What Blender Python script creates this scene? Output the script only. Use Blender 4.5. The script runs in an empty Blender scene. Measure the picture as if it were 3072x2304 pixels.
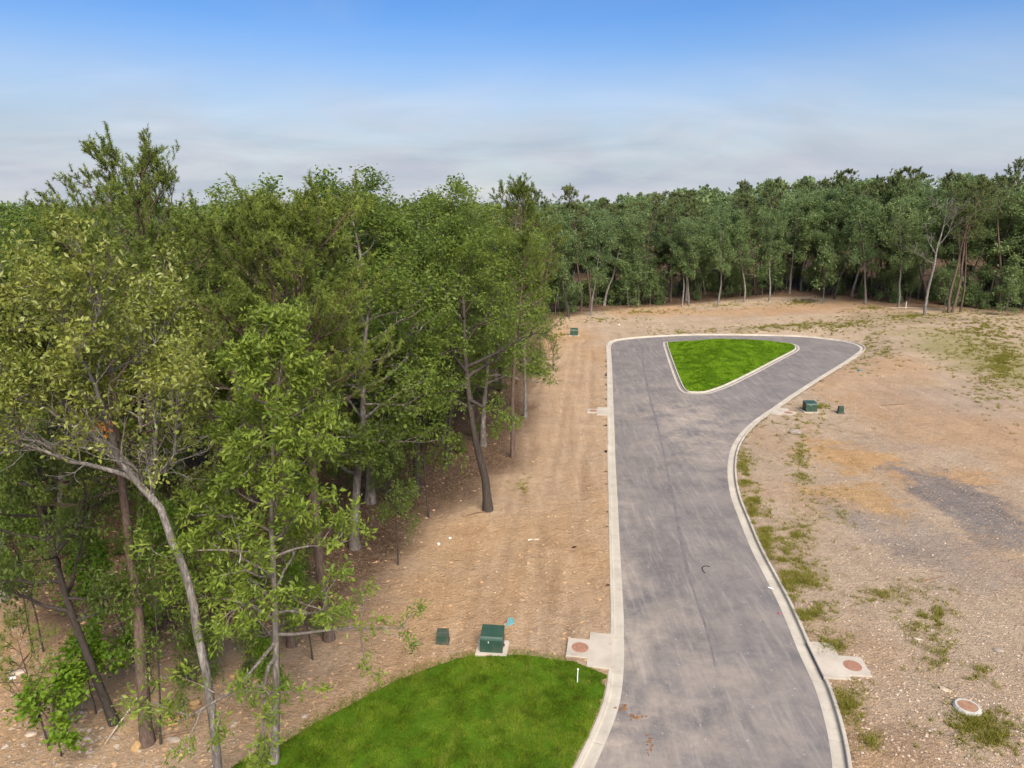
import bpy, math, random
import numpy as np
from mathutils import Vector
from mathutils.geometry import delaunay_2d_cdt

PI = math.pi
SC = bpy.context.scene
COL = SC.collection

# ------------------------------------------------------------------ camera, sky, sun, exposure
CAM_H = 17.8
PITCH = math.radians(14.2)
FOC = 711.0 / 1024.0                       # focal length / image width
cam_d = bpy.data.cameras.new('camera')
cam = bpy.data.objects.new('camera', cam_d)
COL.objects.link(cam)
cam_d.sensor_width = 36.0
cam_d.lens = 36.0 * FOC
cam_d.clip_start = 0.1
cam_d.clip_end = 6000
cam.location = (0, 0, CAM_H)
cam.rotation_euler = (PI / 2 - PITCH, 0, 0)
SC.camera = cam

SUN_EL = math.radians(46)
SUN_AZ = math.radians(163)                 # 0 = +Y, clockwise: behind the camera, to the right, veiled by thin cloud
world = bpy.data.worlds.new('World')
SC.world = world
world.use_nodes = True
wn, wl = world.node_tree.nodes, world.node_tree.links
wn.clear()
w_out = wn.new('ShaderNodeOutputWorld')
w_bg = wn.new('ShaderNodeBackground')
w_bg.inputs['Strength'].default_value = 0.066
sky = wn.new('ShaderNodeTexSky')
sky.sky_type = 'NISHITA'
sky.sun_disc = False
sky.sun_elevation = SUN_EL
sky.sun_rotation = SUN_AZ
sky.altitude = 100
sky.air_density = 1.0
sky.dust_density = 0.6
sky.ozone_density = 2.5
hsv = wn.new('ShaderNodeHueSaturation')
hsv.inputs['Hue'].default_value = 0.512
hsv.inputs['Saturation'].default_value = 1.36
hsv.inputs['Value'].default_value = 1.05
wl.new(sky.outputs[0], hsv.inputs['Color'])
tc = wn.new('ShaderNodeTexCoord')
sep = wn.new('ShaderNodeSeparateXYZ')
wl.new(tc.outputs['Generated'], sep.inputs[0])
def wmath(op, a, b=None, clamp=False):
    n = wn.new('ShaderNodeMath'); n.operation = op; n.use_clamp = clamp
    for i, v in enumerate((a, b)):
        if v is None: continue
        if isinstance(v, (int, float)): n.inputs[i].default_value = v
        else: wl.new(v, n.inputs[i])
    return n.outputs[0]
zc = wmath('MAXIMUM', sep.outputs[2], 0.0)
den = wmath('ADD', zc, 0.24)
comb = wn.new('ShaderNodeCombineXYZ')
wl.new(wmath('DIVIDE', sep.outputs[0], den), comb.inputs[0])
wl.new(wmath('DIVIDE', sep.outputs[1], den), comb.inputs[1])
cn = wn.new('ShaderNodeTexNoise')
cn.inputs['Scale'].default_value = 1.5
cn.inputs['Detail'].default_value = 6.0
cn.inputs['Roughness'].default_value = 0.55
cn.inputs['Distortion'].default_value = 0.7
wl.new(comb.outputs[0], cn.inputs['Vector'])
cramp = wn.new('ShaderNodeMapRange')
cramp.inputs[1].default_value = 0.36; cramp.inputs[2].default_value = 0.72
cramp.inputs[3].default_value = 0.0; cramp.inputs[4].default_value = 1.0
wl.new(cn.outputs['Fac'], cramp.inputs[0])
# a layer of stratus: thick near the horizon (seen edge-on), thin above
edge = wn.new('ShaderNodeMapRange'); edge.interpolation_type = 'SMOOTHSTEP'
edge.inputs[1].default_value = 0.035; edge.inputs[2].default_value = 0.24
edge.inputs[3].default_value = 1.0; edge.inputs[4].default_value = 0.02
wl.new(zc, edge.inputs[0])
cf = wmath('MULTIPLY', cramp.outputs[0], 0.30)
cf = wmath('ADD', cf, 0.84)
cov = wmath('MULTIPLY', edge.outputs[0], cf, True)
cov = wmath('MAXIMUM', cov, wmath('MULTIPLY', cramp.outputs[0], 0.12))      # thin cirrus everywhere
# brightness structure inside the cloud layer
cn2 = wn.new('ShaderNodeTexNoise')
cn2.inputs['Scale'].default_value = 2.2; cn2.inputs['Detail'].default_value = 6.0
cn2.inputs['Roughness'].default_value = 0.5; cn2.inputs['Distortion'].default_value = 0.5
mapn = wn.new('ShaderNodeMapping'); mapn.inputs['Location'].default_value = (3.1, 1.7, 0)
mapn.inputs['Scale'].default_value = (0.55, 1.0, 1.0)
wl.new(comb.outputs[0], mapn.inputs[0]); wl.new(mapn.outputs[0], cn2.inputs['Vector'])
cc = wn.new('ShaderNodeValToRGB')
cc.color_ramp.elements[0].position = 0.34; cc.color_ramp.elements[0].color = (3.3, 3.7, 4.35, 1)
cc.color_ramp.elements[1].position = 0.68; cc.color_ramp.elements[1].color = (4.5, 4.6, 5.05, 1)
wl.new(cn2.outputs['Fac'], cc.inputs[0])
wmix = wn.new('ShaderNodeMix'); wmix.data_type = 'RGBA'
wl.new(cov, wmix.inputs[0]); wl.new(hsv.outputs[0], wmix.inputs[6]); wl.new(cc.outputs[0], wmix.inputs[7])
wl.new(wmix.outputs[2], w_bg.inputs['Color'])
wl.new(w_bg.outputs[0], w_out.inputs[0])

sun_d = bpy.data.lights.new('sun', 'SUN')
sun_d.energy = 3.5
sun_d.angle = math.radians(42)
sun_d.color = (1.0, 0.91, 0.78)
sun = bpy.data.objects.new('sun', sun_d)
COL.objects.link(sun)
sd_ = Vector((math.sin(SUN_AZ) * math.cos(SUN_EL), math.cos(SUN_AZ) * math.cos(SUN_EL), math.sin(SUN_EL)))
sun.rotation_euler = (-sd_).to_track_quat('-Z', 'Y').to_euler()
sun.location = (-20, -30, 60)

SC.view_settings.view_transform = 'Standard'
SC.view_settings.look = 'None'
SC.view_settings.exposure = 1.12
SC.view_settings.gamma = 1.0
SC.view_settings.use_curve_mapping = False
SC.cycles.use_adaptive_sampling = True
SC.cycles.adaptive_threshold = 0.025
SC.cycles.max_bounces = 3
SC.cycles.diffuse_bounces = 2
SC.cycles.glossy_bounces = 1
SC.cycles.transmission_bounces = 2
SC.cycles.transparent_max_bounces = 4

# ------------------------------------------------------------------ numeric helpers
def smooth(a, b, x):
    t = np.clip((np.asarray(x, float) - a) / (b - a), 0, 1)
    return t * t * (3 - 2 * t)
_prm = np.random.RandomState(7).rand(256, 256)
def vnoise(x, y):
    x = np.asarray(x, float); y = np.asarray(y, float)
    xi = np.floor(x).astype(int); yi = np.floor(y).astype(int)
    fx = x - xi; fy = y - yi
    fx = fx * fx * (3 - 2 * fx); fy = fy * fy * (3 - 2 * fy)
    a = _prm[xi & 255, yi & 255]; b = _prm[(xi + 1) & 255, yi & 255]
    c = _prm[xi & 255, (yi + 1) & 255]; d = _prm[(xi + 1) & 255, (yi + 1) & 255]
    return (a * (1 - fx) + b * fx) * (1 - fy) + (c * (1 - fx) + d * fx) * fy
def fbm(x, y, s=1.0, o=4):
    v = 0; a = .5; t = 0
    for i in range(o):
        ca, sa = math.cos(.6 + 1.1 * i), math.sin(.6 + 1.1 * i)
        v = v + a * vnoise((np.asarray(x) * ca - np.asarray(y) * sa) * s + 17.3 * i, (np.asarray(x) * sa + np.asarray(y) * ca) * s - 9.1 * i)
        t += a; a *= .5; s *= 2.03
    return v / t

cP, sP = math.cos(PITCH), math.sin(PITCH)
def ray(u, v):                                # surveyed bearing of a point; u, v on the 3072 x 2304 plate
    a = (u / 3.0 - 512) / 711.0; b = (v / 3.0 - 384) / 711.0
    return a, cP - b * sP, -(sP + b * cP)
def spot(u, v, z=0.0):                        # where that bearing meets the level ground
    d = ray(u, v); t = (CAM_H - z) / (-d[2])
    return (d[0] * t, d[1] * t)
def s2(u, v, z=0.0):                          # the same, measured on a 2212-wide print
    return spot(u * 1.38879, v * 1.38879, z)
def at_y(u, v, Y):                            # point of a bearing in the upright plane at depth Y (2212 print)
    d = ray(u * 1.38879, v * 1.38879); t = Y / d[1]
    return np.array((d[0] * t, Y, CAM_H + d[2] * t))
def height_to(x, y, v, zb=0.0):               # height of a thing at x, y whose tip lies on row v (2212 print)
    b = (v * 1.38879 / 3 - 384) / 711.0
    return CAM_H - y * (sP + b * cP) / (cP - b * sP) - zb

def catmull(pts, step, closed=False):
    P = np.array(pts, float); n = len(P); out = []
    rng = range(n if closed else n - 1)
    for i in rng:
        if closed: p0, p1, p2, p3 = P[i - 1], P[i], P[(i + 1) % n], P[(i + 2) % n]
        else: p0, p1, p2, p3 = P[max(i - 1, 0)], P[i], P[i + 1], P[min(i + 2, n - 1)]
        for k in range(12):
            t = k / 12
            out.append(.5 * ((2 * p1) + (-p0 + p2) * t + (2 * p0 - 5 * p1 + 4 * p2 - p3) * t * t + (-p0 + 3 * p1 - 3 * p2 + p3) * t ** 3))
    out.append(P[0] if closed else P[-1])
    out = np.array(out)
    L = np.r_[0, np.cumsum(np.linalg.norm(np.diff(out, axis=0), axis=1))]
    m = max(2, int(L[-1] / step))
    s = np.linspace(0, L[-1], m + 1)
    res = np.stack([np.interp(s, L, out[:, i]) for i in range(P.shape[1])], 1)
    return res[:-1] if closed else res
def normals2(P, closed=False):                # left-hand normals
    if closed: T = np.roll(P, -1, 0) - np.roll(P, 1, 0)
    else: T = np.gradient(P, axis=0)
    T = T / np.maximum(np.linalg.norm(T, axis=1, keepdims=True), 1e-9)
    return np.stack([-T[:, 1], T[:, 0]], 1)
def inside(x, y, poly):
    x = np.asarray(x); y = np.asarray(y); c = np.zeros(x.shape, bool)
    n = len(poly)
    for i in range(n):
        x1, y1 = poly[i]; x2, y2 = poly[i - 1]
        if y1 == y2: continue
        k = ((y1 > y) != (y2 > y)) & (x < (x2 - x1) * (y - y1) / (y2 - y1) + x1)
        c ^= k
    return c
def poly_dist(x, y, P, closed=True):          # distance to and nearest point on a polyline
    best = np.full(x.shape, 1e9); nx = np.zeros(x.shape); ny = np.zeros(x.shape)
    n = len(P)
    for i in range(n if closed else n - 1):
        a = P[i]; b = P[(i + 1) % n]; d = b - a; l2 = max(d @ d, 1e-12)
        t = np.clip(((x - a[0]) * d[0] + (y - a[1]) * d[1]) / l2, 0, 1)
        qx = a[0] + t * d[0]; qy = a[1] + t * d[1]
        dd = (x - qx) ** 2 + (y - qy) ** 2
        k = dd < best
        best[k] = dd[k]; nx[k] = qx[k]; ny[k] = qy[k]
    return np.sqrt(best), nx, ny

# ------------------------------------------------------------------ object helpers
def mesh_np(name, V, F, mat=None, smooth_sh=False, attrs=None):
    me = bpy.data.meshes.new(name)
    V = np.asarray(V, np.float32); F = np.asarray(F, np.int32)
    k = F.shape[1]
    me.vertices.add(len(V)); me.vertices.foreach_set('co', V.ravel())
    me.loops.add(F.size); me.loops.foreach_set('vertex_index', F.ravel())
    me.polygons.add(len(F))
    me.polygons.foreach_set('loop_start', np.arange(0, F.size, k, dtype=np.int32))
    me.polygons.foreach_set('loop_total', np.full(len(F), k, np.int32))
    me.polygons.foreach_set('use_smooth', np.full(len(F), smooth_sh, bool))
    for an, (ty, arr) in (attrs or {}).items():
        a = me.attributes.new(an, ty, 'POINT')
        arr = np.asarray(arr, np.float32)
        a.data.foreach_set('color' if ty == 'FLOAT_COLOR' else 'value', arr.ravel())
    me.update(calc_edges=True)
    if mat: me.materials.append(mat)
    return me
def mesh_py(name, V, F, mat=None, smooth_sh=False):
    me = bpy.data.meshes.new(name); me.from_pydata([tuple(map(float, v)) for v in V], [], [list(f) for f in F]); me.update()
    if smooth_sh: me.polygons.foreach_set('use_smooth', np.ones(len(me.polygons), bool))
    if mat: me.materials.append(mat)
    return me
def obj(name, me, parent=None, loc=(0, 0, 0), rot=(0, 0, 0)):
    o = bpy.data.objects.new(name, me); COL.objects.link(o)
    o.location = loc; o.rotation_euler = rot
    if parent: o.parent = parent
    return o
def tag(o, label=None, cat=None, group=None, kind=None):
    if label: o['label'] = label
    if cat: o['category'] = cat
    if group: o['group'] = group
    if kind: o['kind'] = kind
    return o
def thing(name, label, cat, loc=(0, 0, 0), rz=0.0, group=None):
    return tag(obj(name, None, None, loc, (0, 0, rz)), label, cat, group)
def prism(P, z0, z1, bevel=0.0):              # closed outline, counter-clockwise, extruded
    P = [tuple(p) for p in P]; n = len(P)
    A = np.array(P)
    if bevel:
        c = A.mean(0); N = normals2(A, True)
        ins = A + N * bevel                   # ccw: left normal points inwards
        V = [(x, y, z0) for x, y in A] + [(x, y, z1 - bevel) for x, y in A] + [(x, y, z1) for x, y in ins]
        F = [list(range(n))[::-1], list(range(2 * n, 3 * n))]
        for i in range(n):
            j = (i + 1) % n
            F += [(i, j, n + j, n + i), (n + i, n + j, 2 * n + j, 2 * n + i)]
    else:
        V = [(x, y, z0) for x, y in A] + [(x, y, z1) for x, y in A]
        F = [list(range(n))[::-1], list(range(n, 2 * n))]
        for i in range(n):
            j = (i + 1) % n; F.append((i, j, n + j, n + i))
    return V, F
def join(parts):
    V = []; F = []
    for v, f in parts:
        o = len(V); V += list(v); F += [[i + o for i in q] for q in f]
    return V, F
def boxvf(x0, x1, y0, y1, z0, z1, b=0.0):
    return prism([(x0, y0), (x1, y0), (x1, y1), (x0, y1)], z0, z1, b)
def disc(r, n=28, cx=0, cy=0):
    return [(cx + r * math.cos(2 * PI * i / n), cy + r * math.sin(2 * PI * i / n)) for i in range(n)]

# ------------------------------------------------------------------ materials
class NT:
    def __init__(s, name):
        s.m = bpy.data.materials.new(name); s.m.use_nodes = True
        s.t = s.m.node_tree; s.n = s.t.nodes; s.l = s.t.links; s.n.clear()
        s.out = s.n.new('ShaderNodeOutputMaterial')
    def new(s, t, **kw):
        n = s.n.new(t)
        for k, v in kw.items(): setattr(n, k, v)
        return n
    def set(s, n, i, v):
        if v is None: return
        if hasattr(v, 'is_output'): s.l.new(v, n.inputs[i])
        elif isinstance(v, (tuple, list)) and len(v) == 3 and n.inputs[i].type == 'RGBA': n.inputs[i].default_value = (*v, 1)
        else: n.inputs[i].default_value = v
    def math(s, op, a, b=None, clamp=False):
        n = s.new('ShaderNodeMath', operation=op, use_clamp=clamp); s.set(n, 0, a); s.set(n, 1, b); return n.outputs[0]
    def noise(s, vec, sc, det=4, ro=.55, dist=0.0):
        n = s.new('ShaderNodeTexNoise'); s.set(n, 'Vector', vec)
        n.inputs['Scale'].default_value = sc; n.inputs['Detail'].default_value = det
        n.inputs['Roughness'].default_value = ro; n.inputs['Distortion'].default_value = dist
        return n.outputs['Fac']
    def voro(s, vec, sc, feat='F1', out='Distance', rnd=1.0):
        n = s.new('ShaderNodeTexVoronoi', feature=feat); s.set(n, 'Vector', vec)
        n.inputs['Scale'].default_value = sc; n.inputs['Randomness'].default_value = rnd
        return n.outputs[out]
    def rng(s, f, a, b, c=0.0, d=1.0):
        n = s.new('ShaderNodeMapRange'); s.set(n, 0, f)
        for i, v in enumerate((a, b, c, d)): n.inputs[i + 1].default_value = v
        return n.outputs[0]
    def mix(s, f, a, b, bt='MIX'):
        n = s.new('ShaderNodeMix', data_type='RGBA', blend_type=bt); s.set(n, 0, f); s.set(n, 6, a); s.set(n, 7, b); return n.outputs[2]
    def ramp(s, f, *stops):
        n = s.new('ShaderNodeValToRGB'); s.set(n, 0, f); e = n.color_ramp.elements
        while len(e) < len(stops): e.new(.5)
        for i, (p, c) in enumerate(stops): e[i].position = p; e[i].color = (*c, 1)
        return n.outputs[0]
    def mapping(s, vec, scale=(1, 1, 1), loc=(0, 0, 0), rot=(0, 0, 0)):
        n = s.new('ShaderNodeMapping'); s.set(n, 0, vec); n.inputs['Scale'].default_value = scale
        n.inputs['Location'].default_value = loc; n.inputs['Rotation'].default_value = rot; return n.outputs[0]
    def attr(s, name, out='Fac'):
        n = s.new('ShaderNodeAttribute', attribute_name=name); return n.outputs[out]
    def pos(s): return s.new('ShaderNodeNewGeometry').outputs['Position']
    def oco(s): return s.new('ShaderNodeTexCoord').outputs['Object']
    def orand(s): return s.new('ShaderNodeObjectInfo').outputs['Random']
    def bump(s, h, st, dist=0.02, nrm=None):
        n = s.new('ShaderNodeBump'); s.set(n, 'Height', h); n.inputs['Strength'].default_value = st; n.inputs['Distance'].default_value = dist
        if nrm: s.l.new(nrm, n.inputs['Normal'])
        return n.outputs[0]
    def pbr(s, col, rough=.9, nrm=None, spec=.25, metal=0.0):
        b = s.new('ShaderNodeBsdfPrincipled')
        s.set(b, 'Base Color', col); s.set(b, 'Roughness', rough); s.set(b, 'Specular IOR Level', spec); s.set(b, 'Metallic', metal)
        if nrm: s.l.new(nrm, b.inputs['Normal'])
        return b.outputs[0]
    def done(s, sh): s.l.new(sh, s.out.inputs[0]); return s.m

def m_plain(name, col, rough=.7, var=.15, sc=6, spec=.3, dirt=None):
    n = NT(name); o = n.oco()
    f = n.noise(o, sc, 5, .6)
    c = n.mix(n.rng(f, .3, .7), tuple(x * (1 - var) for x in col), tuple(min(1, x * (1 + var)) for x in col))
    if dirt: c = n.mix(n.rng(n.noise(o, sc * .6, 6, .7), .5, .75, 0, .7), c, dirt)
    return n.done(n.pbr(c, rough, n.bump(f, .15, .01), spec))

def m_ground():
    n = NT('soil'); p = n.pos()
    base = n.attr('soil', 'Color'); litter = n.attr('litter'); grit = n.attr('grit')
    n1 = n.noise(p, .35, 5, .6, .4); n2 = n.noise(p, 1.7, 6, .65, .8); n3 = n.noise(p, 9, 5, .65); n4 = n.noise(p, 38, 3, .6)
    c = n.mix(n.rng(n1, .3, .7, 0, 1), n.mix(.30, base, (.12, .075, .045)), n.mix(.14, base, (.62, .47, .33)))
    c = n.mix(n.rng(n2, .45, .75, 0, .42), c, n.mix(.5, base, (.55, .40, .27)))
    c = n.mix(n.rng(n2, .50, .28, 0, .5), c, n.mix(.55, base, (.12, .072, .04)))
    c = n.mix(n.rng(n3, .52, .72, 0, .40), c, n.mix(.6, base, (.10, .06, .035)))
    n5 = n.noise(p, 4.2, 6, .7, 1.6); n6 = n.noise(n.mapping(p, (2.6, .18, 1)), 1.5, 5, .65, .3)
    c = n.mix(n.rng(n5, .58, .72, 0, .50), c, n.mix(.6, base, (.12, .068, .035)))  # crevice shade painted into the soil colour
    c = n.mix(n.rng(n5, .44, .32, 0, .45), c, n.mix(.45, base, (.66, .50, .35)))  # pale highlights painted into the soil colour
    c = n.mix(n.rng(n6, .54, .70, 0, .28), c, n.mix(.5, base, (.15, .09, .05)))
    c = n.mix(n.rng(n6, .46, .32, 0, .25), c, n.mix(.5, base, (.66, .49, .33)))
    n7 = n.noise(n.mapping(p, (1.1, .06, 1), rot=(0, 0, .05)), .9, 5, .65, .5)
    c = n.mix(n.rng(n7, .52, .66, 0, .26), c, n.mix(.45, base, (.17, .10, .055)))
    c = n.mix(n.rng(n7, .46, .34, 0, .22), c, n.mix(.4, base, (.70, .54, .38)))
    # scattered pale grit and dark crumbs
    v1 = n.voro(p, 9.0); vc = n.voro(p, 9.0, out='Color')
    sepc = n.new('ShaderNodeSeparateColor'); n.l.new(vc, sepc.inputs[0])
    st = n.math('MULTIPLY', n.rng(v1, .26, .18), n.math('GREATER_THAN', sepc.outputs[0], .62))
    stc = n.ramp(sepc.outputs[1], (0, (.16, .11, .08)), (.45, (.40, .31, .23)), (1, (.62, .54, .46)))
    c = n.mix(n.math('MULTIPLY', st, n.math('MULTIPLY', grit, .75)), c, stc)
    v2 = n.voro(p, 24.0); vc2 = n.voro(p, 24.0, out='Color')
    sep2 = n.new('ShaderNodeSeparateColor'); n.l.new(vc2, sep2.inputs[0])
    st2 = n.math('MULTIPLY', n.rng(v2, .34, .22), n.math('GREATER_THAN', sep2.outputs[0], .5))
    c = n.mix(n.math('MULTIPLY', st2, n.math('MULTIPLY', grit, .6)), c, n.ramp(sep2.outputs[1], (0, (.11, .08, .06)), (.5, (.36, .27, .2)), (1, (.6, .52, .44))))
    # fallen leaves and needles
    lf = n.mapping(p, (1, 1, 1), rot=(0, 0, .6)); v3 = n.voro(lf, 14, out='Color'); s3 = n.new('ShaderNodeSeparateColor'); n.l.new(v3, s3.inputs[0])
    lc = n.ramp(s3.outputs[0], (0, (.055, .034, .022)), (.5, (.13, .075, .043)), (.85, (.20, .125, .075)), (1, (.30, .22, .15)))
    lm = n.math('MULTIPLY', litter, n.rng(n.noise(p, 2.3, 5, .7), .2, .5), True)
    c = n.mix(n.math('MULTIPLY', lm, .85), c, lc)
    h = n.math('ADD', n.math('MULTIPLY', n2, 1.0), n.math('ADD', n.math('MULTIPLY', n3, .5), n.math('MULTIPLY', n4, .22)))
    h = n.math('ADD', n.math('ADD', h, n.math('MULTIPLY', st, .25)), n.math('MULTIPLY', n5, -.5))
    return n.done(n.pbr(c, .95, n.bump(h, 1.0, .20), .12))

def m_asphalt():
    n = NT('asphalt'); p = n.pos()
    g = n.noise(p, 55, 3, .7); a = n.noise(p, .22, 6, .6, .4); dust = n.attr('dust')
    c = n.mix(n.rng(a, .35, .65), (.115, .105, .103), (.150, .137, .133))
    c = n.mix(n.rng(g, .35, .7, 0, .45), c, (.200, .182, .176))
    b = n.noise(p, .45, 12, .72, .2)
    c = n.mix(n.math('MULTIPLY', n.rng(b, .38, .66), n.math('MULTIPLY', dust, .85), True), c, (.40, .335, .265))
    d = n.noise(n.mapping(p, (1.0, 1.3, 1), rot=(0, 0, .6)), 2.6, 12, .80, .25)
    c = n.mix(n.rng(d, .54, .74, 0, .50), c, (.38, .335, .29))
    e = n.noise(n.mapping(p, (2.4, .22, 1), rot=(0, 0, -.05)), 1.3, 9, .66, .25)
    c = n.mix(n.rng(e, .52, .70, 0, .45), c, (.35, .305, .265))
    c = n.mix(n.rng(e, .46, .30, 0, .35), c, (.088, .080, .081))
    f = n.noise(p, 4.5, 6, .7, .3)
    c = n.mix(n.rng(f, .62, .72, 0, .55), c, (.42, .36, .30))
    v5 = n.voro(p, 4.2); vc5 = n.voro(p, 4.2, out='Color'); sp5 = n.new('ShaderNodeSeparateColor'); n.l.new(vc5, sp5.inputs[0])
    wv = n.math('ADD', v5, n.math('MULTIPLY', f, .25))
    c = n.mix(n.math('MULTIPLY', n.rng(wv, .27, .20, 0, .75), n.math('GREATER_THAN', sp5.outputs[0], .86)), c, (.48, .42, .36))
    h = n.math('ADD', n.math('MULTIPLY', g, .4), n.math('MULTIPLY', b, .8))
    return n.done(n.pbr(c, .9, n.bump(h, .4, .012), .18))

def m_concrete(name='concrete', col=(.44, .395, .325)):
    n = NT(name); p = n.pos()
    a = n.noise(p, .8, 6, .65); b = n.noise(p, 14, 5, .6); o = n.orand()
    c = n.mix(n.rng(a, .35, .65), tuple(x * .82 for x in col), tuple(x * 1.08 for x in col))
    c = n.mix(n.math('MULTIPLY', o, .35), c, tuple(x * .82 for x in col))
    c = n.mix(n.rng(n.noise(p, 2.6, 7, .7, .6), .56, .76, 0, .55), c, (.27, .20, .14))
    c = n.mix(n.rng(b, .60, .75, 0, .3), c, (.24, .21, .18))
    return n.done(n.pbr(c, .9, n.bump(b, .25, .01), .2))

def m_lawn(name, a, b):
    n = NT(name); p = n.pos()
    f = n.noise(p, .9, 5, .65, .5); g = n.noise(p, 11, 5, .7)
    c = n.mix(n.rng(f, .3, .7), a, b)
    c = n.mix(n.rng(g, .45, .7, 0, .55), c, tuple(x * .45 for x in a))
    return n.done(n.pbr(c, .9, n.bump(g, .9, .05), .1))

def m_blade(name, dark, light, dry=None, tr=.25, dry_amt=.35):
    n = NT(name); t = n.attr('tone'); p = n.pos()
    c = n.mix(t, dark, light)
    f = n.noise(p, .7, 4, .6, .4)
    c = n.mix(n.rng(f, .35, .75, 0, .22), c, tuple(x * .6 for x in dark))
    if dry: c = n.mix(n.rng(n.noise(p, 2.1, 4, .7), .5, .72, 0, dry_amt), c, dry)
    b = n.pbr(c, .7, None, .15)
    tl = n.new('ShaderNodeBsdfTranslucent'); n.set(tl, 0, c)
    mx = n.new('ShaderNodeMixShader'); mx.inputs[0].default_value = tr
    n.l.new(b, mx.inputs[1]); n.l.new(tl.outputs[0], mx.inputs[2])
    return n.done(mx.outputs[0])

def m_leaf(name, dark, mid, light, rough=.5, tr=.42, spec=.3):
    n = NT(name); t = n.attr('tone'); o = n.orand()
    tt = n.math('ADD', n.math('MULTIPLY', t, .8), n.math('MULTIPLY', o, .2))
    c = n.ramp(tt, (.05, dark), (.5, mid), (.95, light))
    b = n.pbr(c, rough, None, spec)
    tl = n.new('ShaderNodeBsdfTranslucent'); n.set(tl, 0, n.mix(.5, c, tuple(min(1, x * 1.3) for x in light)))
    mx = n.new('ShaderNodeMixShader'); mx.inputs[0].default_value = tr
    n.l.new(b, mx.inputs[1]); n.l.new(tl.outputs[0], mx.inputs[2])
    return n.done(mx.outputs[0])

def m_bark(name, a, b, pale=None, pamt=.5, sc=(9, 9, 1.3)):
    n = NT(name); o = n.oco()
    f = n.noise(n.mapping(o, sc), 1.6, 7, .7, .5)
    v = n.voro(n.mapping(o, (sc[0], sc[1], sc[2] * 1.6)), 1.2)
    c = n.mix(n.rng(f, .3, .68), a, b)
    c = n.mix(n.rng(v, .25, .05, 0, .6), c, tuple(x * .45 for x in a))
    if pale:
        g = n.noise(n.mapping(o, (3, 3, 1.1)), 1.4, 6, .7, .6)
        c = n.mix(n.rng(g, 1 - pamt - .08, 1 - pamt + .12, 0, .85), c, pale)
    h = n.math('ADD', f, n.math('MULTIPLY', v, .6))
    return n.done(n.pbr(c, .95, n.bump(h, .9, .05), .15))

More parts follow.
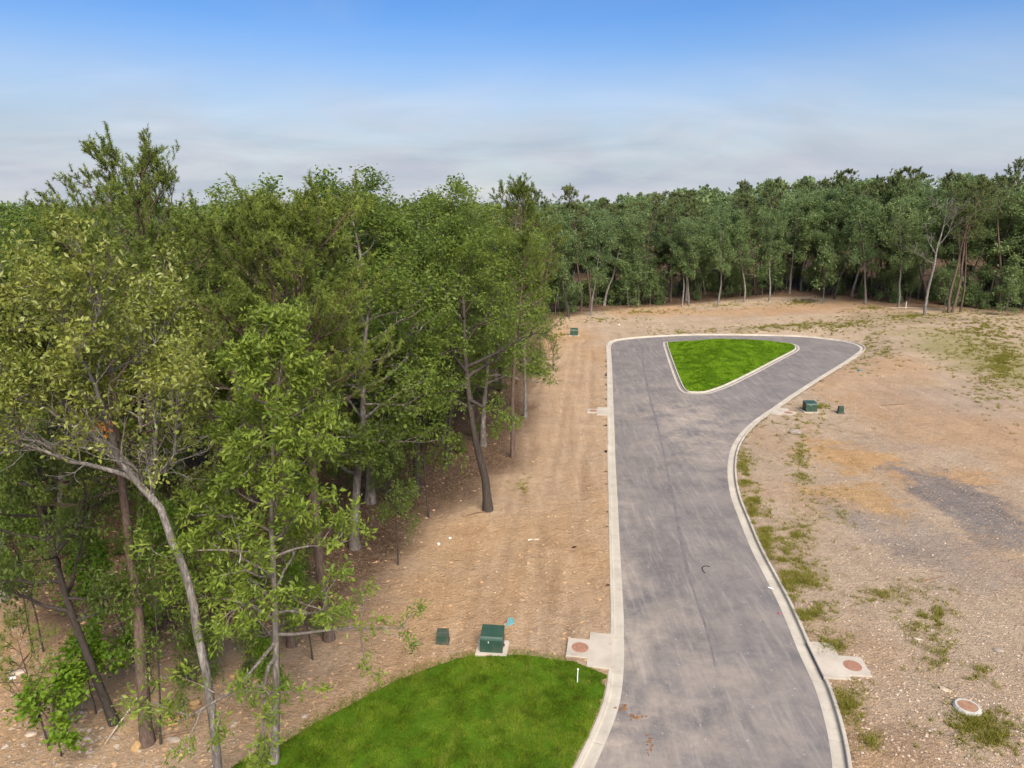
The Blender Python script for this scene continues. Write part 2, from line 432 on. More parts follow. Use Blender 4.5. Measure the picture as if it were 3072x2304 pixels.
M = {
    'ground': m_ground(), 'asphalt': m_asphalt(), 'concrete': m_concrete('concrete', (.46, .415, .34)),
    'concrete2': m_concrete('pale_concrete', (.46, .405, .33)),
    'lawn': m_lawn('lawn_soil', (.045, .10, .005), (.075, .155, .007)),
    'blade': m_blade('lawn_blades', (.055, .112, .004), (.195, .275, .018), (.27, .26, .06)),
    'blade2': m_blade('island_blades', (.085, .185, .003), (.185, .315, .008), (.24, .30, .04)),
    'weed': m_blade('weed_blades', (.14, .145, .018), (.30, .275, .05), (.38, .29, .11), dry_amt=.75),
    'rust': m_plain('rusty_iron', (.30, .155, .10), .8, .25, 9, .3, (.22, .12, .08)),
    'rust2': m_plain('orange_iron', (.31, .17, .105), .8, .3, 6, .3, (.25, .16, .12)),
    'green': m_plain('green_enamel', (.028, .066, .044), .38, .1, 3, .5, (.10, .09, .065)),
    'green2': m_plain('faded_green_enamel', (.055, .072, .055), .5, .15, 4, .4, (.13, .11, .08)),
    'dark': m_plain('dark_void', (.02, .017, .014), .95, .2, 8, .1),
    'white': m_plain('white_plastic', (.78, .77, .74), .5, .05, 8, .4),
    'teal': m_plain('teal_plastic', (.06, .20, .21), .45, .15, 8, .4),
    'red': m_plain('pink_tape', (.62, .04, .11), .6, .1, 8, .3),
    'steel': m_plain('latch_steel', (.5, .5, .48), .4, .1, 8, .5),
    'stone': m_plain('grey_stone', (.30, .25, .20), .95, .35, 5, .15, (.14, .10, .07)),
    'stone2': m_plain('ochre_stone', (.42, .27, .13), .95, .3, 4, .15, (.16, .10, .06)),
    'pebble': m_plain('pebbles', (.42, .34, .26), .95, .45, 3, .15),
    'chip': m_plain('wood_chips', (.30, .21, .13), .95, .5, 2.5, .1),
    'wood': m_plain('weathered_wood', (.20, .13, .085), .9, .3, 8, .15),
    'palewood': m_plain('bleached_wood', (.50, .43, .35), .9, .2, 8, .15),
    'clod': m_plain('brown_clod', (.20, .10, .045), .95, .3, 10, .1),
    'bark_oak': m_bark('oak_bark', (.09, .074, .06), (.25, .215, .18), (.48, .44, .39), .40),
    'bark_pale': m_bark('pale_oak_bark', (.065, .054, .046), (.27, .245, .215), (.50, .465, .42), .40),
    'bark_pine': m_bark('pine_bark', (.070, .048, .038), (.185, .13, .10), (.27, .22, .185), .34, (6, 6, 1.6)),
    'bark_dark': m_bark('dark_bark', (.035, .029, .025), (.10, .082, .068), (.24, .21, .18), .28),
    'leaf_oak': m_leaf('oak_leaves', (0.067, 0.110, 0.018), (0.139, 0.201, 0.029), (0.245, 0.298, 0.057)),
    'leaf_yel': m_leaf('olive_oak_leaves', (0.091, 0.112, 0.018), (0.177, 0.205, 0.030), (0.287, 0.310, 0.060), .42, .28, .5),
    'leaf_bright': m_leaf('bright_leaves', (0.087, 0.137, 0.018), (0.187, 0.250, 0.030), (0.307, 0.358, 0.066), .5, .32),
    'leaf_maple': m_leaf('maple_leaves', (0.065, 0.132, 0.011), (0.124, 0.215, 0.014), (0.189, 0.270, 0.026), .55, .34, .25),
    'leaf_dark': m_leaf('shade_leaves', (0.049, 0.079, 0.017), (0.098, 0.146, 0.026), (0.167, 0.208, 0.040)),
    'leaf_far': m_leaf('far_wood_leaves', (0.076, 0.125, 0.052), (0.161, 0.228, 0.082), (0.285, 0.348, 0.132)),  # bluer, paler greens: distance haze put into the leaf colour
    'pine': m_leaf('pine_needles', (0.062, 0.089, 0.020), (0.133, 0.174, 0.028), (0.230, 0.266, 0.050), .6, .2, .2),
    'pine_far': m_leaf('far_pine_needles', (0.056, 0.083, 0.033), (0.119, 0.149, 0.050), (0.200, 0.224, 0.075), .6, .2, .2),  # bluer than the near needles: the same haze tint in the colour
}

# ------------------------------------------------------------------ road survey
left_e = [(1560, 2720), (1640, 2560), (1720, 2420), (1782, 2304), (1821, 2217), (1840.5, 2168.7), (1857.5, 2115), (1867, 2057), (1872, 1984.6), (1872, 1912),
          (1870.6, 1839), (1863.8, 1718), (1857.5, 1597), (1853, 1500), (1847, 1397), (1843.7, 1298), (1839.7, 1198), (1836, 1099), (1832.7, 1052),
          (1833.5, 1037), (1843, 1027), (1868.5, 1020.8), (1918, 1015.4), (1978, 1011.4), (2047.5, 1007.9), (2147, 1006.5), (2246.5, 1007.5),
          (2346, 1009.4), (2415.5, 1012.4), (2475, 1017.9), (2535, 1026.3), (2567, 1034.8), (2580, 1044.2), (2577, 1053), (2559.7, 1066.6),
          (2520, 1093), (2445, 1138.7), (2370.8, 1186), (2316, 1224), (2266, 1258), (2231.5, 1288), (2204, 1322.7), (2189, 1357.5), (2182.8, 1397),
          (2182.8, 1427), (2186.8, 1462), (2196, 1502), (2213.6, 1548), (2252, 1645), (2296, 1732.6), (2330, 1800), (2363.8, 1878), (2393, 1950.6),
          (2422, 2013.6), (2443.8, 2062), (2460.8, 2115), (2475, 2168.7), (2487, 2227), (2497, 2304), (2504, 2420), (2510, 2560), (2512, 2720)]
EDGE = catmull([spot(*p) for p in left_e], .4)           # asphalt edge, left side up, round the head, right side down
EN = normals2(EDGE)                                       # left-hand normal = away from the road
GUT, CURB, CH = .43, .16, .14
def offs(P, N, d):                                        # offset that stays tidy on tight bends
    Q = P + N * d
    for _ in range(2):
        Q[1:-1] = (Q[:-2] + 2 * Q[1:-1] + Q[2:]) / 4
    return Q
BACK = offs(EDGE, EN, GUT + CURB)
ROADPOLY = np.vstack([BACK, [[BACK[-1, 0], BACK[-1, 1] - 1], [BACK[0, 0], BACK[0, 1] - 1]]])

isl_e = [(1989, 1030), (1998, 1064), (2013, 1109), (2028, 1149), (2038, 1168), (2053, 1178.5), (2082, 1182.5), (2122, 1181.5), (2152, 1173.5),
         (2197, 1156), (2271, 1119), (2346, 1079), (2391, 1055), (2399, 1046), (2394, 1037), (2375, 1031), (2330, 1027), (2270, 1024.5), (2200, 1023.5), (2120, 1023.5),
         (2050, 1024.5), (2010, 1025.5), (1995, 1027)]
ISL = catmull([spot(*p) for p in isl_e], .4, True)        # asphalt edge of the island, counter-clockwise
ISN = -normals2(ISL, True)
if sum(ISL[i - 1, 0] * ISL[i, 1] - ISL[i, 0] * ISL[i - 1, 1] for i in range(len(ISL))) < 0:
    ISL = ISL[::-1].copy()
ISN = normals2(ISL, True)                                 # ccw: left normal points inwards
def offs_c(P, N, d):
    Q = P + N * d
    for _ in range(3): Q = (np.roll(Q, 1, 0) + 2 * Q + np.roll(Q, -1, 0)) / 4
    return Q
ISLB = offs_c(ISL, ISN, GUT + CURB)

# forest edge on the ground (2212 print)
wood_edge_px = [(-900, 1420), (-300, 1330), (0, 1290), (140, 1330), (330, 1360), (560, 1350), (700, 1330), (800, 1240), (880, 1130), (980, 1070),
                (1075, 1010), (1110, 930), (1135, 830), (1150, 760), (1158, 720), (1190, 690), (1290, 672), (1420, 662), (1600, 656), (1750, 660), (1880, 676),
                (2000, 690), (2212, 706), (2600, 740)]
WE = [s2(*p) for p in wood_edge_px]
WOODS = WE + [(300, 420), (3000, 3900), (-3000, 3900), (-400, 20)]

def ground_z(x, y):
    x = np.asarray(x, float); y = np.asarray(y, float)
    z = .22 * (fbm(x, y, .09, 2) - .5) + .03 * (fbm(x + 40, y, .5, 2) - .5)
    z = z + 5.5 * smooth(10, 90, x) * smooth(118, 185, y) + 2.0 * smooth(20, 70, x) * smooth(60, 110, y)
    z = z - .5 * smooth(-6, -18, x) * smooth(40, 20, y)
    return z

# ------------------------------------------------------------------ ground sheet
def axis(lo, hi, core_lo, core_hi, step, grow=1.16):
    a = list(np.arange(core_lo, core_hi + 1e-6, step)); s = step; v = core_hi
    while v < hi: s *= grow; v += s; a.append(v)
    s = step; v = core_lo; b = []
    while v > lo: s *= grow; v -= s; b.append(v)
    return np.array(b[::-1] + a)
gx = axis(-3000, 3000, -16, 32, .26, 1.12)
gy = [12.0]; s = .22
while gy[-1] < 4000:
    s = .22 if gy[-1] < 40 else (.22 + (gy[-1] - 40) * .006 if gy[-1] < 130 else s * 1.12)
    gy.append(gy[-1] + s)
gy = np.array([-400, -150, -60, -20, 0, 8] + gy)
X, Y = np.meshgrid(gx, gy)
nxg, nyg = len(gx), len(gy)
x = X.ravel().copy(); y = Y.ravel().copy()
near = (x > -25) & (x < 60) & (y > 5) & (y < 125)
dist = np.full(x.shape, 99.0); qx = x.copy(); qy = y.copy()
d_, a_, b_ = poly_dist(x[near], y[near], BACK[::2] if len(BACK) % 2 else np.vstack([BACK[::2], BACK[-1:]]), False)
dist[near] = d_; qx[near] = a_; qy[near] = b_
ins = inside(x, y, ROADPOLY)
sdist = np.where(ins, -dist, dist)
snap = (np.abs(sdist) < np.where(y < 45, .15, .15 + (y - 45) * .004)) & near
x[snap] = qx[snap]; y[snap] = qy[snap]
fl = smooth(.0, 4.0, np.where(ins, 0, dist))
z = ground_z(x, y) * fl + CH * .75 + .04 * (fbm(x, y, .55, 2) - .5) * smooth(.1, 1.2, dist)
# wheel ruts and grader passes on the bare strip left of the road, a spoil bank beyond the loop
rut = smooth(-11, -9, x) * smooth(-.5, -2.0, sdist * -1) if False else smooth(.6, 1.6, sdist) * smooth(9, 6, sdist) * (x < 10) * (y < 100)
z = z + rut * .035 * (np.sin(sdist * 4.2 + 2.2 * fbm(x, y, .12, 2) * 3) * (.4 + fbm(x, y, .3, 2)))
z = z + .35 * smooth(102, 108, y) * smooth(122, 112, y) * fbm(x, y, .25, 3) * smooth(4, 8, x) * smooth(60, 45, x)
z = np.where(snap, CH * .75, np.where(ins, -.35, z))
# soil colours
L1 = fbm(x, y, .06, 4); L2 = fbm(x + 91, y, .25, 4)
tan_l = np.array((.490, .340, .210)); tan_r = np.array((.460, .352, .242)); orange = np.array((.50, .275, .105)); grey = np.array((.235, .205, .185))
rightf = smooth(2, 10, x - 5) 
col = tan_l[None] * (1 - rightf[:, None]) + tan_r[None] * rightf[:, None]
def blend(mask, c):
    global col
    mask = np.clip(mask, 0, 1)[:, None]; col = col * (1 - mask) + np.array(c)[None] * mask
blend(smooth(.52, .70, L1) * .5, orange)
blend(smooth(.55, .72, L2) * .35, (.48, .35, .235))
def ell(u, v, ru, rv):                       # soft ground ellipse (2212 print)
    cx, cy = s2(u, v); ax = abs(s2(u + ru, v)[0] - cx); ay = max(.3, abs(s2(u, v - rv)[1] - s2(u, v + rv)[1]) / 2)
    wob = 1 + 1.1 * (fbm(x + u, y, .30, 3) - .5) + 1.2 * (fbm(x - u, y, 1.4, 3) - .5)
    return smooth(1.15, .55, np.sqrt(((x - cx) / ax) ** 2 + ((y - cy) / ay) ** 2) * wob)
blend(ell(1840, 990, 110, 45) * .95, (.53, .31, .12)); blend(ell(1860, 1085, 90, 35) * .8, (.53, .31, .11))
blend(ell(2030, 1035, 110, 20) * .8, (.53, .31, .13)); blend(ell(1650, 950, 50, 40) * .35, (.44, .28, .15))
blend(ell(1950, 1160, 130, 45) * .55, (.27, .235, .205)); blend(ell(2140, 1230, 130, 60) * .45, (.29, .25, .22))
blend(ell(1830, 1110, 45, 45) * .5, (.26, .23, .21)); blend(ell(1890, 970, 130, 14) * .4, (.29, .24, .21))
blend(ell(2085, 1090, 95, 80) * .95, (.17, .165, .165)); blend(ell(2140, 1150, 90, 70) * .7, (.20, .19, .185)); blend(ell(1990, 1200, 100, 40) * .5, (.27, .23, .20))
blend(ell(2000, 860, 130, 45) * .35, (.34, .265, .215))
blend(ell(2010, 1540, 160, 60) * .5, (.46, .36, .26)); blend(ell(1930, 1600, 120, 50) * .5, (.24, .155, .10))
blend(ell(1640, 682, 260, 10) * .55, orange); blend(ell(1780, 690, 150, 12) * .5, (.45, .26, .13)); blend(ell(1300, 770, 60, 30) * .4, orange)
blend(ell(1010, 1440, 120, 30) * .5, orange); blend(ell(1000, 1480, 260, 40) * .55, (.44, .26, .12)); blend(ell(620, 1540, 240, 50) * .5, (.45, .28, .14))
blend(ell(2150, 790, 120, 75) * .8, (.26, .25, .08)); blend(ell(1960, 710, 160, 12) * .5, (.20, .17, .07)); blend(ell(1700, 716, 190, 5) * .5, (.19, .16, .06))
for o_, w_ in ((1.5, .26), (2.7, .22), (3.5, .28), (5.3, .26), (6.2, .22)):
    g_ = np.exp(-((sdist - o_ - 1.6 * (fbm(x + 9 * o_, y, .05, 2) - .5)) / w_) ** 2) * (x < 10) * (y > 24) * smooth(.35, .6, fbm(x, y + 30 * o_, .12, 2))
    blend(g_ * .55, (.33, .215, .125)); z = z - .05 * g_
    e_ = np.exp(-((sdist - o_ - .45 - 1.6 * (fbm(x + 9 * o_, y, .05, 2) - .5)) / .14) ** 2) * (x < 10) * (y > 24)
    blend(e_ * .35, (.60, .44, .29)); z = z + .03 * e_
wdist, _, _ = poly_dist(x, y, np.array(WE), False)
inw = inside(x, y, WOODS)
ws = np.where(inw, wdist, -wdist)
edge_w = smooth(-2.6, 1.2, ws + 3.0 * (fbm(x, y, .22, 4) - .5))
litter = edge_w
blend(edge_w * .92, (.165, .098, .062)); blend(smooth(6, 16, ws) * .75, (.07, .045, .03))  # litter; deeper in, the shade of the woods is darkened into the floor colour
grit = np.clip(.35 + .65 * smooth(3, 12, x - 4) + .3 * ell(150, 1500, 260, 120), 0, 1) * (1 - .6 * edge_w)
idx = np.arange(nxg * nyg).reshape(nyg, nxg)
F = np.stack([idx[:-1, :-1].ravel(), idx[:-1, 1:].ravel(), idx[1:, 1:].ravel(), idx[1:, :-1].ravel()], 1)
tag(obj('ground', mesh_np('ground', np.stack([x, y, z], 1), F, M['ground'], True,
    {'soil': ('FLOAT_COLOR', np.c_[col, np.ones(len(col))]), 'litter': ('FLOAT', litter), 'grit': ('FLOAT', grit)})),
    'bare tan construction soil with leaf litter under the woods', None, None, 'structure')
class _Z:                                       # height of the finished sheet
    Zg = z.reshape(nyg, nxg)
def gz(px, py):
    i = np.clip(np.searchsorted(gx, px) - 1, 0, nxg - 2); j = np.clip(np.searchsorted(gy, py) - 1, 0, nyg - 2)
    fx = np.clip((px - gx[i]) / (gx[i + 1] - gx[i]), 0, 1); fy = np.clip((py - gy[j]) / (gy[j + 1] - gy[j]), 0, 1)
    Zg = _Z.Zg
    return (Zg[j, i] * (1 - fx) + Zg[j, i + 1] * fx) * (1 - fy) + (Zg[j + 1, i] * (1 - fx) + Zg[j + 1, i + 1] * fx) * fy
def gzf(px, py): return float(gz(np.array(px, float), np.array(py, float)))

# ------------------------------------------------------------------ road
def fill(poly, step, jit=0.0, seed=0):
    poly = np.array(poly); lo = poly.min(0); hi = poly.max(0)
    ax = np.arange(lo[0] + step / 2, hi[0], step); ay = np.arange(lo[1] + step / 2, hi[1], step)
    PX, PY = np.meshgrid(ax, ay); px = PX.ravel(); py = PY.ravel()
    k = inside(px, py, poly)
    px, py = px[k], py[k]
    dd, _, _ = poly_dist(px, py, poly, True)
    k = dd > step * .4; px, py = px[k], py[k]
    n = len(poly)
    vs = [Vector(p) for p in poly] + [Vector(p) for p in zip(px, py)]
    r = delaunay_2d_cdt(vs, [], [list(range(n))], 1, 1e-5)
    V = np.array([tuple(v) for v in r[0]]); T = np.array([f for f in r[2] if len(f) == 3])
    a = V[T[:, 1]] - V[T[:, 0]]; b = V[T[:, 2]] - V[T[:, 0]]
    fl_ = (a[:, 0] * b[:, 1] - a[:, 1] * b[:, 0]) < 0
    T[fl_] = T[fl_][:, ::-1]
    return V, T
RE = offs(EDGE, EN, .06)
road_poly = np.vstack([RE[::2], RE[-1:]])
V, T = fill(road_poly, .8)
def uvline(pts): return np.array([s2(*p) for p in pts])
seamL = uvline([(1345, 700), (1383, 745), (1390, 790), (1402, 850), (1412, 890), (1425, 940), (1440, 1010), (1455, 1080), (1470, 1160), (1490, 1250), (1520, 1340), (1542, 1420), (1545, 1440)])
seamL = catmull(seamL, 1.0)
sd2, _, _ = poly_dist(V[:, 0], V[:, 1], seamL, False)
# finer vertices along the paver seam are not needed: it is laid as its own thin strip below
cx1, cy1 = s2(1500, 920); cx2, cy2 = s2(1440, 1500)
dust = .30 + .75 * np.exp(-(((V[:, 0] - cx1) / 4.0) ** 2 + ((V[:, 1] - cy1) / 11) ** 2)) + .45 * np.exp(-(((V[:, 0] - cx2) / 5) ** 2 + ((V[:, 1] - cy2) / 6) ** 2))
el_, _, _ = poly_dist(V[:, 0], V[:, 1], EDGE[:len(EDGE) // 2], False)
dust = dust + .8 * smooth(1.8, .2, el_) * (V[:, 1] < 45) * fbm(V[:, 0], V[:, 1], .5, 3)
tag(obj('road', mesh_np('road', np.c_[V, np.zeros(len(V))], T, M['asphalt'], False, {'dust': ('FLOAT', dust), 'seam': ('FLOAT', dust * 0)})),
    'grey asphalt lane dusted with tan soil, splitting round the lawn island', None, None, 'structure')
# dark tar seam between the two paver passes
sn = normals2(seamL); wv = .01 + .14 * fbm(seamL[:, 0], seamL[:, 1], .4, 3)
ms = seamL[:, 1] < 98
sl = seamL[ms]; sn_ = sn[ms]; wv_ = wv[ms]
A = sl + sn_ * wv_[:, None]; B = sl - sn_ * wv_[:, None]
nV = len(sl)
tag(obj('road_seam', mesh_np('road_seam', np.c_[np.vstack([A, B]), np.full(2 * nV, .004)],
    [(i, i + 1, nV + i + 1, nV + i) for i in range(nV - 1)], m_plain('tar_seam', (.150, .136, .134), .85, .25, 1.5, .2))), 'dark seam running along the middle of the asphalt lane', None, None, 'structure')

# ------------------------------------------------------------------ kerbs
def kerb_profile(full):
    if full:
        return [(-.0, -.20), (.0, .008), (.10, .010), (GUT - .06, -.010), (GUT - .01, .012), (GUT + .025, CH - .02), (GUT + .05, CH), (GUT + CURB - .03, CH), (GUT + CURB, CH - .025), (GUT + CURB, -.30)]
    return [(-.0, -.20), (.0, .008), (.10, .010), (GUT - .06, -.014), (GUT + .02, -.016), (GUT + CURB, -.016), (GUT + CURB, -.30)]
def kerb_piece(P, N, i0, i1, full, gap=.012):
    pr = kerb_profile(full); V = []; F = []; m = len(pr)
    idxs = list(range(i0, i1 + 1))
    for a, i in enumerate(idxs):
        p = P[i % len(P)].copy(); nn = N[i % len(N)]
        t = np.array((nn[1], -nn[0]))
        if a == 0: p = p + t * gap
        if a == len(idxs) - 1: p = p - t * gap
        for o, zz in pr: V.append((p[0] + nn[0] * o, p[1] + nn[1] * o, zz))
    for a in range(len(idxs) - 1):
        for k in range(m - 1):
            F.append((a * m + k, (a + 1) * m + k, (a + 1) * m + k + 1, a * m + k + 1))
    F.append(tuple(range(m))); F.append(tuple((len(idxs) - 1) * m + k for k in range(m))[::-1])
    return V, F
kerb = tag(obj('kerb', None), 'pale concrete kerb and gutter lining the outside of the lane', None, None, 'structure')
inlets = [(1785, 1963, 2.3, 'left'), (2395, 1975, 2.6, 'right'), (1816, 1240, 2.4, 'left'), (2330, 1238, 2.6, 'right')]
inl = []
for (u, v, ln, sd) in inlets:
    p = np.array(spot(u, v)); k = int(np.argmin(((BACK - p) ** 2).sum(1))); inl.append(k)
arc = .4
n_e = len(EDGE); i = 0; half = [3, 3, 3, 3]
# smooth the normals so the swept profile stays clean on the bends
def smooth_n(N, closed, it=4):
    for _ in range(it):
        if closed: N = (np.roll(N, 1, 0) + 2 * N + np.roll(N, -1, 0)) / 4
        else: N[1:-1] = (N[:-2] + 2 * N[1:-1] + N[2:]) / 4
        N = N / np.linalg.norm(N, axis=1, keepdims=True)
    return N
EN2 = smooth_n(EN.copy(), False)
while i < n_e - 1:
    full = True; j = min(i + 8, n_e - 1)
    for k in inl:
        if k - 3 <= i < k + 3: full = False; j = k + 3
        elif i < k - 3 < j: j = k - 3
    V, F = kerb_piece(EDGE, EN2, i, j, full)
    obj('kerb_section', mesh_py('kerb_section', V, F, M['concrete']), kerb)
    i = j
ik = tag(obj('island_kerb', None), 'pale concrete kerb and gutter ringing the lawn island', None, None, 'structure')
IN2 = smooth_n(ISN.copy(), True); n_i = len(ISL); i = 0
while i < n_i:
    j = min(i + 8, n_i)
    if n_i - j < 3: j = n_i
    V, F = kerb_piece(ISL, IN2, i, j, True)
    obj('kerb_section', mesh_py('kerb_section', V, F, M['concrete']), ik)
    i = j

# ------------------------------------------------------------------ lawns
def blades(name, poly, per_m2, hfun, wid, mat, lab, zfun, seed, kind='stuff', parent=None, tone=None):
    r = np.random.RandomState(seed); poly = np.array(poly)
    lo = poly.min(0); hi = poly.max(0); n = int(per_m2 * np.prod(hi - lo))
    px = r.uniform(lo[0], hi[0], n); py = r.uniform(lo[1], hi[1], n)
    k = inside(px, py, poly); px, py = px[k], py[k]; n = len(px)
    h = hfun(px, py, r); az = r.uniform(0, 2 * PI, n)
    fl1 = fbm(px, py, .8, 3) * 2 * PI * 2
    lx = np.cos(fl1) * .55 + r.normal(0, .45, n); ly = np.sin(fl1) * .55 + r.normal(0, .45, n)
    w = wid * r.uniform(.6, 1.3, n)
    z0 = zfun(px, py) - .01
    A = np.c_[px - np.cos(az) * w, py - np.sin(az) * w, z0]; B = np.c_[px + np.cos(az) * w, py + np.sin(az) * w, z0]
    C = np.c_[px + lx * h, py + ly * h, z0 + h]
    V = np.stack([A, B, C], 1).reshape(-1, 3)
    t = np.clip(.56 + .4 * (fbm(px, py, .5, 2) - .5) + .9 * (fbm(px + 7, py, 3.2, 3) - .5) + r.normal(0, .22, n), 0, 1) if tone is None else tone(px, py, r)
    return tag(obj(name, mesh_np(name, V, np.arange(3 * n).reshape(-1, 3), mat, False, {'tone': ('FLOAT', np.repeat(t, 3))}), parent), lab, None, None, kind)

lp = [(380, 1745), (505, 1659), (560, 1636), (620, 1608), (700, 1562), (760, 1530), (800, 1508), (850, 1484), (900, 1464), (945, 1445), (985, 1433), (1030, 1425), (1062, 1426), (1100, 1425), (1130, 1422), (1165, 1428), (1200, 1432), (1235, 1435)]
lp = catmull([s2(*p) for p in lp], .5)
kend = inl[0] - 3
lawn_poly = np.vstack([lp, offs(EDGE, EN2, GUT + CURB + .02)[:kend][::-1]])
V, T = fill(lawn_poly, .35)
def lawn_z(px, py):
    return gz(px, py) + .035 + .05 * (fbm(px, py, 1.6, 3) - .3)
tag(obj('lawn', mesh_np('lawn', np.c_[V, lawn_z(V[:, 0], V[:, 1])], T, M['lawn'], True)), 'fresh green sod corner beside the lane at the bottom', None, None, 'structure')
blades('lawn_grass', lawn_poly, 2100, lambda a, b, r: (.03 + .22 * fbm(a, b, 2.6, 3) ** 2.2) * r.uniform(.6, 1.3, len(a)), .009, M['blade'], 'short green grass of the sod corner beside the lane', lawn_z, 5)
rf = np.random.RandomState(8); nf = 9000
kf = rf.randint(6, len(lp) - 1, nf); pf_ = lp[kf] + (lp[kf + 1 - 1] - lp[kf]) + rf.uniform(-.3, .3, (nf, 2)); of_ = np.abs(rf.normal(0, .11, nf)) * (.3 + 1.6 * fbm(pf_[:, 0], pf_[:, 1], 1.2, 3))
nl = normals2(lp)[kf]; pf_ = pf_ + nl * of_[:, None]
hf = rf.uniform(.03, .09, nf); af = rf.uniform(0, 2 * PI, nf); zf = gz(pf_[:, 0], pf_[:, 1]) - .01
Vf = np.stack([np.c_[pf_[:, 0] - np.cos(af) * .009, pf_[:, 1] - np.sin(af) * .009, zf], np.c_[pf_[:, 0] + np.cos(af) * .009, pf_[:, 1] + np.sin(af) * .009, zf],
               np.c_[pf_[:, 0] + rf.normal(0, .5, nf) * hf, pf_[:, 1] + rf.normal(0, .5, nf) * hf, zf + hf]], 1).reshape(-1, 3)
tag(obj('sod_fringe', mesh_np('sod_fringe', Vf, np.arange(3 * nf).reshape(-1, 3), M['blade'], False, {'tone': ('FLOAT', np.repeat(rf.uniform(0, .8, nf), 3))})), 'frayed grass fringe where the sod corner meets the bare soil', None, None, 'stuff')
isl_in = offs_c(ISL, ISN, GUT + CURB + .01)
isd_c = isl_in.mean(0)
def isl_z(px, py):
    d, _, _ = poly_dist(px, py, isl_in, True)
    return CH - .02 + 1.45 * smooth(0, 8.5, d) * smooth(66, 86, py) + .22 * smooth(0, 3, d) + .05 * (fbm(px, py, .9, 3) - .5)
V, T = fill(isl_in, .6)
tag(obj('island_lawn', mesh_np('island_lawn', np.c_[V, isl_z(V[:, 0], V[:, 1])], T, M['lawn'], True)), 'mounded vivid green lawn inside the loop of the lane', None, None, 'structure')
blades('island_grass', isl_in, 420, lambda a, b, r: (.05 + .07 * fbm(a, b, .8, 3)) * r.uniform(.6, 1.3, len(a)), .024, M['blade2'], 'bright green grass on the island', isl_z, 6)

# ------------------------------------------------------------------ storm drain inlets
def inlet(k, side, label, seed, ext):
    p = EDGE[k]; nn = EN2[k]; t = np.array((nn[1], -nn[0]))
    a = math.atan2(nn[1], nn[0])
    o = thing('storm_drain_inlet', label, 'storm drain', (p[0], p[1], 0), a, 'storm drain inlets on the lane')
    L = 1.17                                  # local x = away from road, local y = along the kerb
    x0, x1, x2 = GUT + .02, GUT + 1.02, GUT + 1.90
    s = ext
    P = [(x0, -L), (x1, -L), (x1, -.62 + .3 * s), (x2, -.60 + .3 * s), (x2, .62 + .3 * s), (x1 + .02, .64 + .3 * s), (x1 + .02, L), (x0, L)]
    obj('slab', mesh_py('slab', *prism(P, .075, CH + .03, .018), M['concrete2']), o)
    obj('throat_wall', mesh_py('throat_wall', *boxvf(GUT + .30, GUT + .36, -L + .05, L - .05, -.3, .070), M['dark']), o)  # near-black: the darkness inside the drain opening is put into its colour
    for sgn in (-1, 1):
        obj('throat_cheek', mesh_py('throat_cheek', *boxvf(GUT + .03, GUT + .30, sgn * (L - .09) - .05, sgn * (L - .09) + .05, -.3, .070), M['concrete']), o)
    lx, ly = x1 + .34, .3 * s
    fr = obj('lid_frame', mesh_py('lid_frame', *prism(disc(.345, 32, lx, ly), CH + .02, CH + .036), M['rust']), o)
    lid = obj('manhole_lid', mesh_py('manhole_lid', *prism(disc(.30, 32, lx, ly), CH + .02, CH + .044, .006), M['rust']), o)
    obj('lid_rim', mesh_py('lid_rim', *prism(disc(.235, 28, lx, ly), CH + .03, CH + .049, .004), M['rust']), lid)
    return o
inlet(inl[0], 'l', 'concrete drain inlet with rusty lid at the tip of the sod corner', 1, 0)
inlet(inl[1], 'r', 'concrete drain inlet with rusty lid at the near right kerb', 2, -1)
inlet(inl[2], 'l', 'concrete drain inlet with lid on the far left kerb', 3, 0)
inlet(inl[3], 'r', 'concrete drain inlet with lid on the right kerb near the green cabinet', 4, 0)

# lone manhole in the gravel
mx_, my_ = s2(2088, 1537)
mo = thing('manhole', 'round orange rusted manhole cover in a white concrete collar in the dirt', 'manhole', (mx_, my_, gzf(mx_, my_)), .3)
n = 36
V = []; F = []
for (r_, zz) in ((.50, -.3), (.47, .05), (.40, .13), (.33, .135), (.33, .05)):
    V += [(a, b, zz) for a, b in disc(r_, n)]
for k in range(4):
    for q in range(n): F.append((k * n + q, k * n + (q + 1) % n, (k + 1) * n + (q + 1) % n, (k + 1) * n + q))
obj('collar', mesh_py('collar', V, F, m_concrete('collar_concrete', (.50, .48, .44))), mo)
lid = obj('lid', mesh_py('lid', *prism(disc(.33, n), .04, .125, .008), M['rust2']), mo)
obj('lid_rim', mesh_py('lid_rim', *prism(disc(.26, n), .11, .131, .005), M['rust2']), lid)

